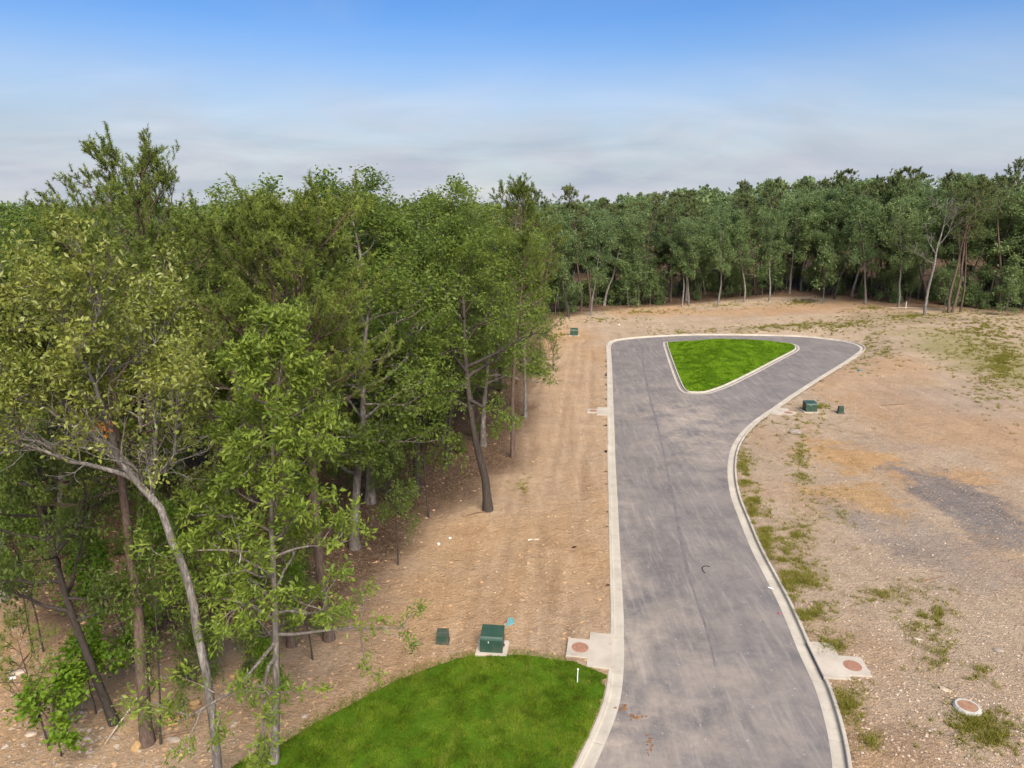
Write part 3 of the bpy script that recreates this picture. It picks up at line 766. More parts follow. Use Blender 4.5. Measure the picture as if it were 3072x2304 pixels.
# ------------------------------------------------------------------ electrical cabinets
def cabinet(u, v, label, rz, w=.90, d=.82, h=.74, front=True):
    px, py = s2(u, v); g = gzf(px, py)
    o = thing('transformer_cabinet', label, 'transformer', (px, py, g), rz, 'green pad-mounted transformers')
    pw, pd = w * .70, d * .68
    obj('pad', mesh_py('pad', *boxvf(-pw, pw, -pd, pd * .85, -.15, .09, .02), M['concrete2']), o)
    # tank behind, hinged hood in front with a rounded upper edge
    x0, x1 = -w / 2, w / 2
    prof = [(-d / 2, .09), (-d / 2, h - .14), (-d / 2 + .03, h - .07), (-d / 2 + .09, h - .02), (d / 2 - .02, h + .06), (d / 2, h + .04), (d / 2, .09)]
    def sweep(pr, a, b):
        m = len(pr); V = [(a, y_, z_) for y_, z_ in pr] + [(b, y_, z_) for y_, z_ in pr]
        F = [tuple(range(m))[::-1], tuple(range(m, 2 * m))] + [(k, (k + 1) % m, m + (k + 1) % m, m + k) for k in range(m)]
        return V, [f[::-1] for f in F]
    hood = [(y_ - (.012 if y_ < 0 else 0), z_ + .012) for y_, z_ in prof[:5]] + [(d / 2 - .03, h + .03), (-d / 2 + .11, h - .05), (-d / 2 + .02, h - .15), (-d / 2 + .02, .11)]
    obj('tank', mesh_py('tank', *sweep([(p_[0] * .97, p_[1] - .012 if p_[1] > .2 else p_[1]) for p_ in prof], x0 + .012, x1 - .012), M['green2']), o)
    hd = obj('hood', mesh_py('hood', *join([sweep(prof[:5] + [(d / 2 - .02, h - .02), (-d / 2 + .12, h - .11), (-d / 2 + .05, h - .18), (-d / 2 + .05, .10)], x0, x1)]), M['green']), o)
    obj('hood_rib', mesh_py('hood_rib', *sweep([(-d / 2 - .006, .35), (-d / 2 - .006, h - .14), (-d / 2 + .03, h - .055), (-d / 2 + .09, h - .008), (d / 2 - .03, h + .066), (d / 2 - .03, h + .02), (-d / 2 + .1, h - .06), (-d / 2 + .04, .35)], -.012, .012), M['green']), hd)
    obj('latch', mesh_py('latch', *boxvf(-.13, -.09, -d / 2 - .03, -d / 2 - .008, h - .25, h - .18, .004), M['steel']), hd)
    for sx in (-1, 1):
        obj('lifting_lug', mesh_py('lifting_lug', *boxvf(sx * (w / 2 + .02) - .02, sx * (w / 2 + .02) + .02, -.04, .04, .17, .23, .004), M['dark']), o)
    return o
c1 = cabinet(1064, 1407, 'large green transformer cabinet on a pale pad at the sod corner', -.10, .92, .84, .78)
pt = mesh_py('marking_tape', *boxvf(-.20, -.12, -.578, -.5725, .0, .07), M['red']); obj('marking_tape', pt, c1)
cabinet(1748, 891, 'green transformer cabinet on a pale pad right of the lane', .02, 1.0, .85, .85)
cabinet(1240, 726, 'green transformer cabinet far left of the loop near the wood', -.03, 1.05, .85, .95)
def pedestal(u, v, label, w, h, flare):
    px, py = s2(u, v); g = gzf(px, py)
    o = thing('utility_pedestal', label, 'pedestal', (px, py, g), -.06, 'small green utility pedestals')
    a, b = w / 2, w / 2 * .86
    def fr(a0, z0, a1, z1, dy=.8):
        V = [(-a0, -a0 * dy, z0), (a0, -a0 * dy, z0), (a0, a0 * dy, z0), (-a0, a0 * dy, z0), (-a1, -a1 * dy, z1), (a1, -a1 * dy, z1), (a1, a1 * dy, z1), (-a1, a1 * dy, z1)]
        return V, [(3, 2, 1, 0), (4, 5, 6, 7), (0, 1, 5, 4), (1, 2, 6, 5), (2, 3, 7, 6), (3, 0, 4, 7)]
    obj('base', mesh_py('base', *fr(a * (1.0 + flare), -.15, a * (1 + flare * .9), .10), M['green2']), o)
    obj('cover', mesh_py('cover', *fr(a, .06, b, h), M['green2']), o)
    obj('cap', mesh_py('cap', *join([fr(b + .02, h - .03, b + .02, h + .012), fr(b + .012, h + .012, b - .05, h + .03)]), M['green2']), o)
    obj('front_plate', mesh_py('front_plate', *boxvf(-b * .82, b * .82, -a * .8 - .006, -b * .8 + .05, .14, h - .08, .004), M['green']), o)
    return o
pedestal(957, 1391, 'small square green utility pedestal left of the big cabinet', .50, .52, .08)
pedestal(1815, 894, 'small dark utility pedestal with flared base right of a green cabinet', .46, .62, .35)

# ------------------------------------------------------------------ trees
class Wood:
    def __init__(s): s.V = []; s.F = []; s.n = 0
    def tube(s, P, R, k):
        P = np.asarray(P, float); R = np.asarray(R, float); n = len(P)
        T = np.gradient(P, axis=0); T /= np.maximum(np.linalg.norm(T, axis=1, keepdims=True), 1e-9)
        ref = np.array((0, 0, 1.0)) if abs(T[:, 2]).mean() < .8 else np.array((1.0, .13, 0))
        A = np.cross(T, ref); A /= np.maximum(np.linalg.norm(A, axis=1, keepdims=True), 1e-9); B = np.cross(T, A)
        th = np.arange(k) * 2 * PI / k
        ring = P[:, None] + R[:, None, None] * (np.cos(th)[None, :, None] * A[:, None] + np.sin(th)[None, :, None] * B[:, None])
        s.V.append(ring.reshape(-1, 3))
        i = np.arange(n - 1)[:, None] * k + np.arange(k)[None]; j = np.arange(n - 1)[:, None] * k + (np.arange(k)[None] + 1) % k
        s.F.append((np.stack([i, i + k, j + k, j], 2).reshape(-1, 4) + s.n)[:, ::-1]); s.n += n * k
    def mesh(s, name, mat): return mesh_np(name, np.vstack(s.V), np.vstack(s.F), mat, True)
def unit(v): v = np.asarray(v, float); return v / max(np.linalg.norm(v), 1e-9)
def walk(r, p, d, L, n, wander, trop):
    P = [np.array(p, float)]; d = unit(d); st = L / n
    for _ in range(n):
        d = unit(d + r.normal(0, wander, 3) + np.array((0, 0, trop)))
        P.append(P[-1] + d * st)
    return np.array(P)
def side_dir(r, d, ang, az=None):
    d = unit(d); a = unit(np.cross(d, (0, 0, 1.0)) if abs(d[2]) < .95 else np.cross(d, (1.0, 0, 0))); b = np.cross(d, a)
    az = r.uniform(0, 2 * PI) if az is None else az
    return math.cos(ang) * d + math.sin(ang) * (math.cos(az) * a + math.sin(az) * b)

def leaf_mesh(name, P, D, mat, r, size, wr=.45, flat=0.0, droop=.25, tone=None):
    """P anchor of each leaf, D its pointing direction: folded pointed leaves, 2 triangles each."""
    n = len(P); L = size * (.5 + .95 * r.uniform(0, 1, n) ** 1.3)
    D = D + np.array((0, 0, -droop))[None]; D /= np.maximum(np.linalg.norm(D, axis=1, keepdims=True), 1e-9)
    up = r.normal(0, 1, (n, 3)) * (1 - flat) + np.array((0, 0, 1.0))[None] * (.6 + flat * 1.4)
    S = np.cross(D, up); S /= np.maximum(np.linalg.norm(S, axis=1, keepdims=True), 1e-9)
    N = np.cross(S, D)
    W = (L * wr * r.uniform(.8, 1.2, n))[:, None]; L = L[:, None]
    mid = P + D * L * .55
    V = np.stack([P, mid - S * W * .5 + N * W * .18, P + D * L, mid + S * W * .5 + N * W * .18], 1).reshape(-1, 3)
    i = np.arange(n)[:, None] * 4
    F = np.vstack([i + np.array([[0, 2, 1]]), i + np.array([[0, 3, 2]])])
    t = np.clip(tone if tone is not None else r.uniform(0, 1, n), 0, 1)
    return mesh_np(name, V, F, mat, False, {'tone': ('FLOAT', np.repeat(t, 4))})
def rosette(r, A, AD, per, spread, rad=1.0):
    n = len(A); P = np.repeat(A, per, 0) + r.normal(0, spread, (n * per, 3)); D = np.repeat(AD, per, 0)
    D = D * .5 + r.normal(0, rad, (n * per, 3)) * .6
    tb = np.repeat(r.normal(0, .17, n), per)
    return P, D, tb

def broadleaf(seed, H, tr, first=.35, nb=20, L1=3.0, ang=(50, 85), levels=(6, 5), shape='round', lean=(0, 0), wander=.05, trop=.06,
              leaf=.17, per=10, spread=.14, mat='leaf_oak', bark='bark_oak', wr=.5, flat=0.0, twigs=True, leafy=1.0, sides=9, path=None, big=0, droop=.25):
    r = np.random.RandomState(seed); W = Wood(); A = []; AD = []
    if path is None:
        n = 14; d = unit((lean[0], lean[1], 1.0)); T = walk(r, (0, 0, -.3), d, H + .3, n, wander, .03)
        T[:, 2] = np.linspace(-.3, H, n + 1)
    else: T = catmull(path, H / 14.0)
    n = len(T) - 1; tt = np.linspace(0, 1, n + 1)
    R = tr * (1 - .86 * tt ** .9); R[0] *= 1.35; R[1] *= 1.08
    W.tube(T, R, sides)
    def tp(t):
        f = t * n; i = min(int(f), n - 1); return T[i] + (T[i + 1] - T[i]) * (f - i), unit(T[i + 1] - T[i]), np.interp(t, tt, R)
    az = r.uniform(0, 6)
    for b in range(nb):
        u = (b + r.uniform(.0, .9)) / nb; t = first + (1 - first) * u * .99
        p, d, rr = tp(t); az += 2.4 + r.normal(0, .5)
        if shape == 'round': sh = math.sin(PI * min(1, .22 + .78 * u) ** .9) ** .6 if u < .97 else .35
        elif shape == 'vase': sh = .55 + .45 * u
        elif shape == 'cone': sh = 1.05 - .85 * u
        else: sh = 1.0
        L = L1 * max(sh, .22) * r.uniform(.7, 1.25)
        a = math.radians(ang[1] + (ang[0] - ang[1]) * u + r.normal(0, 8))
        hd = np.array((math.cos(az), math.sin(az), 0)); dd = unit(hd * math.sin(a) + np.array((0, 0, 1.0)) * math.cos(a))
        m = 7; P = walk(r, p, dd, L, m, .16, trop)
        r0 = min(rr * .62, .02 + L * .019) * (1.5 if b < big else 1.0)
        W.tube(P, np.linspace(r0, .012, m + 1), 6 if r0 > .05 else 5)
        for k in range(levels[0]):
            f = .28 + .72 * (k + r.uniform(0, 1)) / levels[0]; q = f * m; i = min(int(q), m - 1); pp = P[i] + (P[i + 1] - P[i]) * (q - i)
            d2 = side_dir(r, P[i + 1] - P[i], math.radians(r.uniform(25, 70)), None); d2[2] += .25
            L2 = L * r.uniform(.22, .48) * (1.15 - .5 * f) + .25
            P2 = walk(r, pp, d2, L2, 4, .18, .05)
            if twigs: W.tube(P2, np.linspace(max(.012, r0 * .38), .006, 5), 4)
            for k2 in range(levels[1]):
                f2 = .3 + .7 * (k2 + r.uniform(0, 1)) / levels[1]; q2 = f2 * 4; i2 = min(int(q2), 3); p3 = P2[i2] + (P2[i2 + 1] - P2[i2]) * (q2 - i2)
                d3 = side_dir(r, P2[i2 + 1] - P2[i2], math.radians(r.uniform(15, 75)))
                e = p3 + d3 * r.uniform(.12, .42)
                if r.rand() < leafy: A.append(e); AD.append(d3)
                if twigs == 2: W.tube(np.array([p3, e]), np.array((.008, .004)), 3)
            if r.rand() < leafy: A.append(P2[-1]); AD.append(unit(P2[-1] - P2[-2]))
    A = np.array(A); AD = np.array(AD)
    P, D, tb = rosette(r, A, AD, per, spread)
    top = (A[:, 2] - A[:, 2].min()) / max(np.ptp(A[:, 2]), .1)
    tone = .42 + np.repeat(r.normal(0, .16, len(A)), per) + r.normal(0, .14, len(P)) + .12 * (fbm(P[:, 0] * 1.0, P[:, 2] + P[:, 1], .8, 2) - .5)
    return W.mesh('trunk', M[bark]), leaf_mesh('crown', P, D, M[mat], r, leaf, wr, flat, droop, tone)

def pine(seed, H, tr, first=.58, nb=26, L1=2.6, n2=7, tufts=4, needle=.155, per=38, mat='pine', bark='bark_pine', lean=(0, 0), wander=.03, nw=.030, spiky=.4, up=.05, sides=9, stubs=6):
    r = np.random.RandomState(seed); W = Wood(); A = []; AD = []
    n = 16; T = walk(r, (0, 0, -.3), unit((lean[0], lean[1], 1.0)), H, n, wander, .02); T[:, 2] = np.linspace(-.3, H, n + 1)
    tt = np.linspace(0, 1, n + 1); R = tr * (1 - .88 * tt ** 1.15); R[0] *= 1.3
    W.tube(T, R, sides)
    def tp(t):
        f = t * n; i = min(int(f), n - 1); return T[i] + (T[i + 1] - T[i]) * (f - i), np.interp(t, tt, R)
    for s_ in range(stubs):
        p, rr = tp(r.uniform(.3, first)); a = r.uniform(0, 2 * PI)
        P = walk(r, p, (math.cos(a), math.sin(a), r.uniform(-.1, .4)), r.uniform(.4, 1.4), 3, .15, 0); W.tube(P, np.linspace(.025, .008, 4), 4)
    az = r.uniform(0, 6)
    for b in range(nb):
        u = (b + r.uniform(0, 1)) / nb; p, rr = tp(first + (1 - first) * u * .985); az += 2.4 + r.normal(0, .6)
        L = L1 * (.45 + .75 * math.sin(PI * (.12 + .83 * u) ** .85)) * r.uniform(.6, 1.25) * (1.0 if u < .9 else .7)
        a = math.radians(82 - 48 * u + r.normal(0, 10)); dd = np.array((math.cos(az) * math.sin(a), math.sin(az) * math.sin(a), math.cos(a)))
        m = 6; P = walk(r, p, dd, L, m, .13, up); r0 = min(rr * .5, .015 + L * .016)
        W.tube(P, np.linspace(r0, .012, m + 1), 5)
        for k in range(n2):
            f = .45 + .55 * (k + r.uniform(0, 1)) / n2; q = f * m; i = min(int(q), m - 1); pp = P[i] + (P[i + 1] - P[i]) * (q - i)
            d2 = side_dir(r, P[i + 1] - P[i], math.radians(r.uniform(25, 65))); d2[2] = abs(d2[2]) * .6 + .25
            P2 = walk(r, pp, d2, L * r.uniform(.15, .35) + .3, 3, .15, .12); W.tube(P2, np.linspace(max(.008, r0 * .3), .006, 4), 3)
            for j in range(tufts):
                f2 = .55 + .45 * (j + r.uniform(0, 1)) / tufts; q2 = f2 * 3; i2 = min(int(q2), 2); p3 = P2[i2] + (P2[i2 + 1] - P2[i2]) * (q2 - i2)
                d3 = unit(side_dir(r, P2[i2 + 1] - P2[i2], math.radians(r.uniform(10, 70))) + np.array((0, 0, .5)))
                A.append(p3 + d3 * r.uniform(.05, .3)); AD.append(d3)
        A.append(P[-1]); AD.append(unit(P[-1] - P[-2]))
    A = np.array(A); AD = np.array(AD); N = len(A)
    D = np.repeat(AD, per, 0) * .45 + r.normal(0, .6, (N * per, 3)); D /= np.linalg.norm(D, axis=1, keepdims=True)
    off = np.repeat(AD, per, 0) * r.uniform(-.16, .20, (N * per, 1)); P = np.repeat(A, per, 0) + off
    L = needle * r.uniform(.7, 1.2, N * per)[:, None]; S = np.cross(D, r.normal(0, 1, D.shape)); S /= np.linalg.norm(S, axis=1, keepdims=True)
    V = np.stack([P - S * nw * .5, P + S * nw * .5, P + D * L], 1).reshape(-1, 3)
    t = np.clip(.45 + np.repeat(r.normal(0, .18, N), per) + r.normal(0, .12, N * per) + .18 * D[:, 2], 0, 1)
    return W.mesh('trunk', M[bark]), mesh_np('crown', V, np.arange(len(V)).reshape(-1, 3), M[mat], False, {'tone': ('FLOAT', np.repeat(t, 3))})

def bare(seed, H, tr):
    """dead oak: forked pale limbs and twigs, hardly a leaf"""
    r = np.random.RandomState(seed); W = Wood()
    T = catmull([(0, 0, -.3), (.05, .1, H * .2), (.35, 0, H * .42), (.5, .2, H * .56), (.9, .2, H * .72), (.8, 0, H * .95)], H / 14); W.tube(T, np.linspace(tr, .05, len(T)), 9)
    def limb(p, d, L, r0, lev):
        P = walk(r, p, d, L, 6, .17, .08); W.tube(P, np.linspace(r0, max(.012, r0 * .3), 7), 6 if lev == 0 else 4)
        if lev < 3:
            for k in range((5, 4, 3)[lev]):
                f = r.uniform(.3, 1) * 6; i = min(int(f), 5); q = P[i] + (P[i + 1] - P[i]) * (f - i)
                limb(q, side_dir(r, P[i + 1] - P[i], math.radians(r.uniform(25, 60))) + np.array((0, 0, .2)), L * r.uniform(.35, .6), r0 * .45, lev + 1)
    i0 = int(len(T) * .45)
    limb(T[i0], (-1, .1, .35), 3.0, .055, 0); limb(T[i0 + 1], (-.5, .2, .9), 3.0, .05, 0); limb(T[i0 + 2], (.6, 0, .85), 4.2, .07, 0)
    limb(T[i0 + 4], (.4, -.3, 1), 3.2, .05, 0); limb(T[i0 + 5], (-.4, .3, 1), 2.8, .045, 0)
    A = np.array([(r.normal(.3, 1.0), r.normal(0, .8), H * r.uniform(.75, .95)) for _ in range(60)])
    P, D, _ = rosette(r, A, r.normal(0, 1, A.shape), 6, .2)
    return W.mesh('trunk', M['bark_pale']), leaf_mesh('crown', P, D, M['leaf_far'], r, .3)

PROTO = {}
HT = {}
def top_of(me):
    a = np.empty(len(me.vertices) * 3, np.float32); me.vertices.foreach_get('co', a); return float(np.percentile(a[2::3], 99.7))
def proto(key, H, pair): PROTO[key] = pair; HT[key] = top_of(pair[1])
for s_ in range(4):
    proto('oak%d' % s_, 15, broadleaf(20 + s_, 15, .21, .30, 26, 3.7, levels=(7, 5), per=14, leaf=.175, spread=.17, twigs=True, lean=(.06 * (s_ - 1.5), 0),
          mat=('leaf_oak', 'leaf_oak', 'leaf_dark', 'leaf_yel')[s_], shape=('round', 'vase', 'round', 'vase')[s_], bark=('bark_oak', 'bark_pale', 'bark_dark', 'bark_oak')[s_]))
for s_ in range(4):
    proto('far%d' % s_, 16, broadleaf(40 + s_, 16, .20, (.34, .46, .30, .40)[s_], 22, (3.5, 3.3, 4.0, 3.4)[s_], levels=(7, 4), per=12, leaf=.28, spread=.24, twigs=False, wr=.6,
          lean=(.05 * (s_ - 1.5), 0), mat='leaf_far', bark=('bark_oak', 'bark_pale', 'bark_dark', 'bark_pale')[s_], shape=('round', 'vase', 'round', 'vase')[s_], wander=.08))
for s_ in range(3):
    proto('pine%d' % s_, 18, pine(60 + s_, 18, .24, (.55, .62, .48)[s_], (36, 30, 38)[s_], (2.9, 2.5, 3.0)[s_]))
proto('pinedome0', 18, pine(66, 18, .26, .50, 46, 3.9, n2=8, tufts=5))
proto('pinedome1', 18, pine(67, 18, .24, .56, 44, 3.2, n2=8, tufts=5))
for s_ in range(3):
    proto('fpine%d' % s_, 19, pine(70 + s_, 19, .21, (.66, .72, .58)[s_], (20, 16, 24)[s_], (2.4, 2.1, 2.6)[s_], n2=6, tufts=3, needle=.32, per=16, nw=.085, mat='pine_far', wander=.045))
for s_ in range(3):
    proto('young%d' % s_, 7, broadleaf(80 + s_, 7, .065, (.30, .2, .38)[s_], 15, (1.5, 1.8, 1.3)[s_], levels=(5, 4), per=11, leaf=.155, spread=.15, mat=('leaf_dark', 'leaf_oak', 'leaf_maple')[s_], bark='bark_dark', sides=6, flat=.6))
for s_ in range(3):
    proto('fyoung%d' % s_, 7, broadleaf(90 + s_, 7, .06, (.25, .35, .15)[s_], 13, (1.4, 1.2, 1.7)[s_], levels=(4, 3), per=8, leaf=.34, spread=.25, twigs=False, wr=.6, mat='leaf_far', bark='bark_pale', sides=6, flat=.5))
for s_ in range(3):
    proto('shrub%d' % s_, 2.6, broadleaf(100 + s_, 2.6, .03, .08, 14, (1.3, 1.0, 1.5)[s_], ang=(25, 80), levels=(5, 4), per=11, leaf=.14, spread=.16, mat=('leaf_dark', 'leaf_oak', 'leaf_dark')[s_], bark='bark_dark', sides=5, shape='vase', flat=.4))
for s_ in range(2):
    proto('fshrub%d' % s_, 3, broadleaf(110 + s_, 3, .03, .06, 12, (1.6, 1.3)[s_], ang=(25, 80), levels=(5, 3), per=8, leaf=.32, spread=.25, twigs=False, wr=.6, mat='leaf_far', bark='bark_dark', sides=5, shape='vase', flat=.4))
proto('maple0', 5, broadleaf(120, 5, .045, .25, 9, 1.9, ang=(60, 88), levels=(6, 5), per=9, leaf=.16, spread=.13, mat='leaf_maple', bark='bark_dark', sides=6, flat=.9, wr=.8, trop=.0, shape='cone'))
proto('maple1', 3.2, broadleaf(121, 3.2, .03, .35, 6, 1.5, ang=(55, 88), levels=(6, 5), per=8, leaf=.16, spread=.12, mat='leaf_maple', bark='bark_dark', sides=6, flat=.9, wr=.85, trop=.0, shape='cone'))
proto('cedar0', 4, pine(130, 4, .05, .12, 22, 1.0, n2=4, tufts=4, needle=.13, per=18, nw=.02, mat='pine', bark='bark_dark', sides=6, stubs=0))
proto('ppole0', 4.5, pine(131, 4.5, .05, .45, 12, .9, n2=3, tufts=3, needle=.22, per=18, nw=.02, mat='pine', bark='bark_dark', sides=6, stubs=2))
proto('dead0', 15, bare(140, 15, .19))

RN = random.Random(11)
def plant(key, name, x_, y_, H, label, cat, group, rz=None, sxy=None, tilt=(0, 0)):
    tm, cm = PROTO[key]; s = H / HT[key]
    o = thing(name, label, cat, (x_, y_, gzf(x_, y_)), RN.uniform(0, 2 * PI) if rz is None else rz, group)
    w = s if sxy is None else sxy
    o.scale = (w, w, s); o.rotation_euler[0] = tilt[0]; o.rotation_euler[1] = tilt[1]
    obj('trunk', tm, o); obj('crown', cm, o)
    PLACED.append((x_, y_))
    return o
PLACED = []
def tree(key, name, u, v, top, label, group, cat='tree', **kw):
    x_, y_ = s2(u, v); H = height_to(x_, y_, top, gzf(x_, y_))
    return plant(key, name, x_, y_, H, label, cat, group, **kw)

# --- the leaning grey oak in the left foreground: limbs laid out one by one
def hero_oak():
    r = np.random.RandomState(3); W = Wood(); A = []; AD = []
    Yb = 17.9
    K = 1 / 2.37
    def pt(X_, Y_, dy=0.0):                   # survey sheet of this tree
        return at_y(X_ * K / 1.38879, (1000 + Y_ * K) / 1.38879, Yb + dy)
    base = at_y(478, 1735, Yb); base[2] = gzf(base[0], base[1]) - .3
    trunk = [base] + [at_y(u, v, Yb) for u, v in ((470.5, 1656), (464.4, 1595), (455, 1519), (446, 1458), (437, 1412), (424.6, 1360), (418, 1305), (397, 1228), (366.6, 1158))] + [
             pt(1150, 1250, .1), pt(1020, 1110, .2), pt(900, 960, .3), pt(830, 880, .4),
             pt(740, 790, .5), pt(650, 700, .7), pt(560, 600, .9), pt(470, 500, 1.1), pt(370, 370, 1.3), pt(230, 220, 1.5), pt(100, 50, 1.7), pt(0, -80, 1.9)]
    limbs = [
        ([pt(830, 880, .4), pt(810, 720, .1), pt(750, 600, -.2), pt(700, 430, -.5), pt(640, 300, -.7), pt(560, 150, -.9), pt(490, 0, -1.1), pt(430, -160, -1.3)], .095),
        ([pt(840, 990, .3), pt(620, 930, 0), pt(450, 890, -.3), pt(330, 780, -.5), pt(140, 740, -.8), pt(0, 715, -1.0), pt(-160, 690, -1.2)], .075),
        ([pt(480, 900, -.25), pt(280, 830, -.6), pt(120, 770, -.9), pt(-40, 700, -1.3)], .05),
        ([pt(650, 700, .7), pt(490, 640, .3), pt(380, 570, .1), pt(250, 500, -.2), pt(130, 430, -.4), pt(-20, 405, -.7)], .06),
        ([pt(1020, 1110, .2), pt(1015, 1040, 0), pt(965, 960, -.3), pt(885, 900, -.5), pt(840, 820, -.7)], .055),
        ([pt(1090, 1180, .1), pt(1080, 1060, .5), pt(1065, 990, .8), pt(1090, 870, 1.0), pt(1110, 700, 1.2), pt(1090, 500, 1.4), pt(1070, 380, 1.6), pt(1160, 260, 1.9), pt(1250, 120, 2.2)], .06),
        ([pt(1060, 1150, .2), pt(1150, 960, -.3), pt(1240, 880, -.5), pt(1250, 720, -.7), pt(1262, 600, -.8), pt(1240, 530, -.9), pt(1150, 470, -1.0)], .045),
        ([pt(740, 850, .5), pt(600, 810, .6), pt(400, 790, .9), pt(180, 800, 1.2), pt(0, 840, 1.5)], .035),
        ([pt(700, 430, -.5), pt(660, 320, 0), pt(760, 280, .4), pt(930, 190, .8), pt(1090, 90, 1.2), pt(1190, -30, 1.5)], .05),
        ([pt(470, 500, 1.1), pt(330, 400, 1.6), pt(200, 300, 2.0), pt(60, 230, 2.3)], .05),
        ([pt(370, 370, 1.3), pt(360, 200, 1.8), pt(400, 20, 2.2), pt(420, -180, 2.5)], .05),
        ([pt(230, 220, 1.5), pt(160, 40, 1.2), pt(150, -150, .9), pt(180, -330, .6)], .045),
        ([pt(560, 150, -.9), pt(640, 0, -1.2), pt(700, -150, -1.4), pt(720, -300, -1.5)], .045)]
    C = catmull(trunk, .5); tt = np.linspace(0, 1, len(C)); R = .128 * (1 - .7 * tt ** 2.0); R[0] *= 1.25
    W.tube(C, R, 10)
    def twigs(P, r0, start, dens):
        m = len(P) - 1
        for k in range(int(dens * m)):
            f = r.uniform(start, 1) * m; i = min(int(f), m - 1); q = P[i] + (P[i + 1] - P[i]) * (f - i)
            d = side_dir(r, P[i + 1] - P[i], math.radians(r.uniform(25, 75))) + np.array((0, 0, .45)); L = r.uniform(.6, 1.9)
            P2 = walk(r, q, d, L, 5, .2, .08); W.tube(P2, np.linspace(.02, .006, 6), 4)
            leafy = 1.0 if P2[-1][2] > 13.6 else (.45 if P2[-1][2] > 12.6 else .06)
            for j in range(5):
                f2 = r.uniform(.35, 1) * 5; i2 = min(int(f2), 4); q2 = P2[i2] + (P2[i2 + 1] - P2[i2]) * (f2 - i2)
                P3 = walk(r, q2, side_dir(r, P2[i2 + 1] - P2[i2], math.radians(r.uniform(20, 70))) + np.array((0, 0, .2)), r.uniform(.25, .7), 3, .25, .05)
                W.tube(P3, np.linspace(.009, .004, 4), 3)
                if r.rand() < leafy:
                    for e in (P3[-1], P3[2]): A.append(e); AD.append(unit(P3[-1] - P3[-2]))
    for L, r0 in limbs:
        k0 = int(np.argmin(((C - L[0]) ** 2).sum(1))); b0 = C[max(k0 - 1, 0)]
        if np.linalg.norm(b0 - L[0]) < 1.0: L = [b0] + L
        P = catmull(L, .4); P[1:-1] += r.normal(0, .018, P[1:-1].shape); W.tube(P, np.linspace(r0, .014, len(P)), 7); twigs(P, r0, .25, 2.0)
    twigs(C[len(C) * 6 // 10:], .05, .1, 2.6)
    A_ = np.array(A); P, D, _ = rosette(r, A_, np.array(AD), 19, .15)
    tone = .5 + np.repeat(r.normal(0, .2, len(A_)), 19) + r.normal(0, .15, len(P))
    o = thing('leaning_oak', 'leaning pale grey oak with bare limbs, nearest tree at lower left', 'tree', (base[0], base[1], base[2] + .3), 0, 'trees of the left wood')
    tm = W.mesh('trunk', M['bark_pale']); cm = leaf_mesh('crown', P, D, M['leaf_yel'], r, .135, .5, .2, .25, tone)
    for nm, me in (('trunk', tm), ('crown', cm)):
        q = obj(nm, me, o, (-base[0], -base[1], -base[2] - .3))
    # a small spray of dead orange leaves
    c = pt(735, 672, -.15); Pd = c + r.normal(0, .09, (60, 3)); 
    q = obj('dead_leaves', leaf_mesh('dead_leaves', Pd, r.normal(0, 1, (60, 3)), m_plain('orange_dead_leaves', (.50, .20, .05), .7, .3, 4), r, .13), o, (-base[0], -base[1], -base[2] - .3))
    q['label'] = 'orange cluster of dead leaves'
    PLACED.append((base[0], base[1]))
hero_oak()

# --- the bright young hickory beside it
LW = 'trees of the left wood'
def own(name, label, u, v, top, key, lead=None, **kw):
    x_, y_ = s2(u, v); H = height_to(x_, y_, top, gzf(x_, y_))
    pr = broadleaf(H=H, **kw); PROTO[key] = pr; HT[key] = top_of(pr[1])
    return plant(key, name, x_, y_, H, label, 'tree', LW, rz=0)
hx, hy = s2(590, 1652)
hp = [at_y(u, v, hy + dy) - np.array((hx, hy, gzf(hx, hy))) for u, v, dy in ((590, 1665, 0), (597, 1500, 0), (594, 1300, .1), (586, 1100, .1), (590, 950, .2), (602, 800, .3), (628, 668, .4))]
hp[0][:] = (0, 0, -.3)
own('bright_hickory', 'slender tree with bright light-green leaf sprays, trunk beside the sod corner', 590, 1652, 668, 'hick', seed=5, tr=.155, first=.27, nb=34, L1=3.7, ang=(38, 86),
    levels=(6, 4), shape='cone', leaf=.185, per=22, spread=.11, mat='leaf_bright', bark='bark_oak', wr=.38, twigs=2, droop=.1, trop=.03, path=hp)
own('edge_oak', 'broad oak with dark crooked trunk on the wood edge beside the bare strip', 1055, 1106, 470, 'edgeoak', seed=9, tr=.30, first=.42, nb=24, L1=5.0, ang=(40, 82),
    levels=(8, 6), shape='round', leaf=.19, per=13, spread=.18, mat='leaf_oak', bark='bark_dark', wander=.10, lean=(-.06, 0), big=8)

# --- front row of the left wood
tree('pine0', 'pine_tree', 318, 1600, 440, 'thick dark-trunked pine at lower left, behind the leaning grey oak', LW, tilt=(0, .03))
tree('oak2', 'oak_tree', 245, 1552, 560, 'dark leaning trunk left of the thick pine', LW, rz=.5, tilt=(.0, -.16), sxy=.75)
tree('young1', 'young_tree', 346, 1603, 1080, 'thin grey sapling touching the thick pine trunk', LW, sxy=.7)
tree('ppole0', 'young_pine', 103, 1603, 1330, 'little pine sapling with a thin bare stem at far lower left', LW)
tree('young0', 'young_tree', 72, 1400, 1010, 'left stem of the thin twin saplings at the left margin', LW, sxy=.6)
tree('young2', 'young_tree', 92, 1398, 960, 'right stem of the thin twin saplings at the left margin', LW, sxy=.6)
tree('oak0', 'oak_tree', 6, 1290, 470, 'tree at the very left margin with grey trunk base in view', LW)
tree('pinedome1', 'pine_tree', 632, 1398, 432, 'black-trunked pine right behind the bright hickory', LW)
tree('young2', 'young_tree', 676, 1432, 1190, 'thin dark sapling between the two pines behind the hickory', LW, sxy=.6)
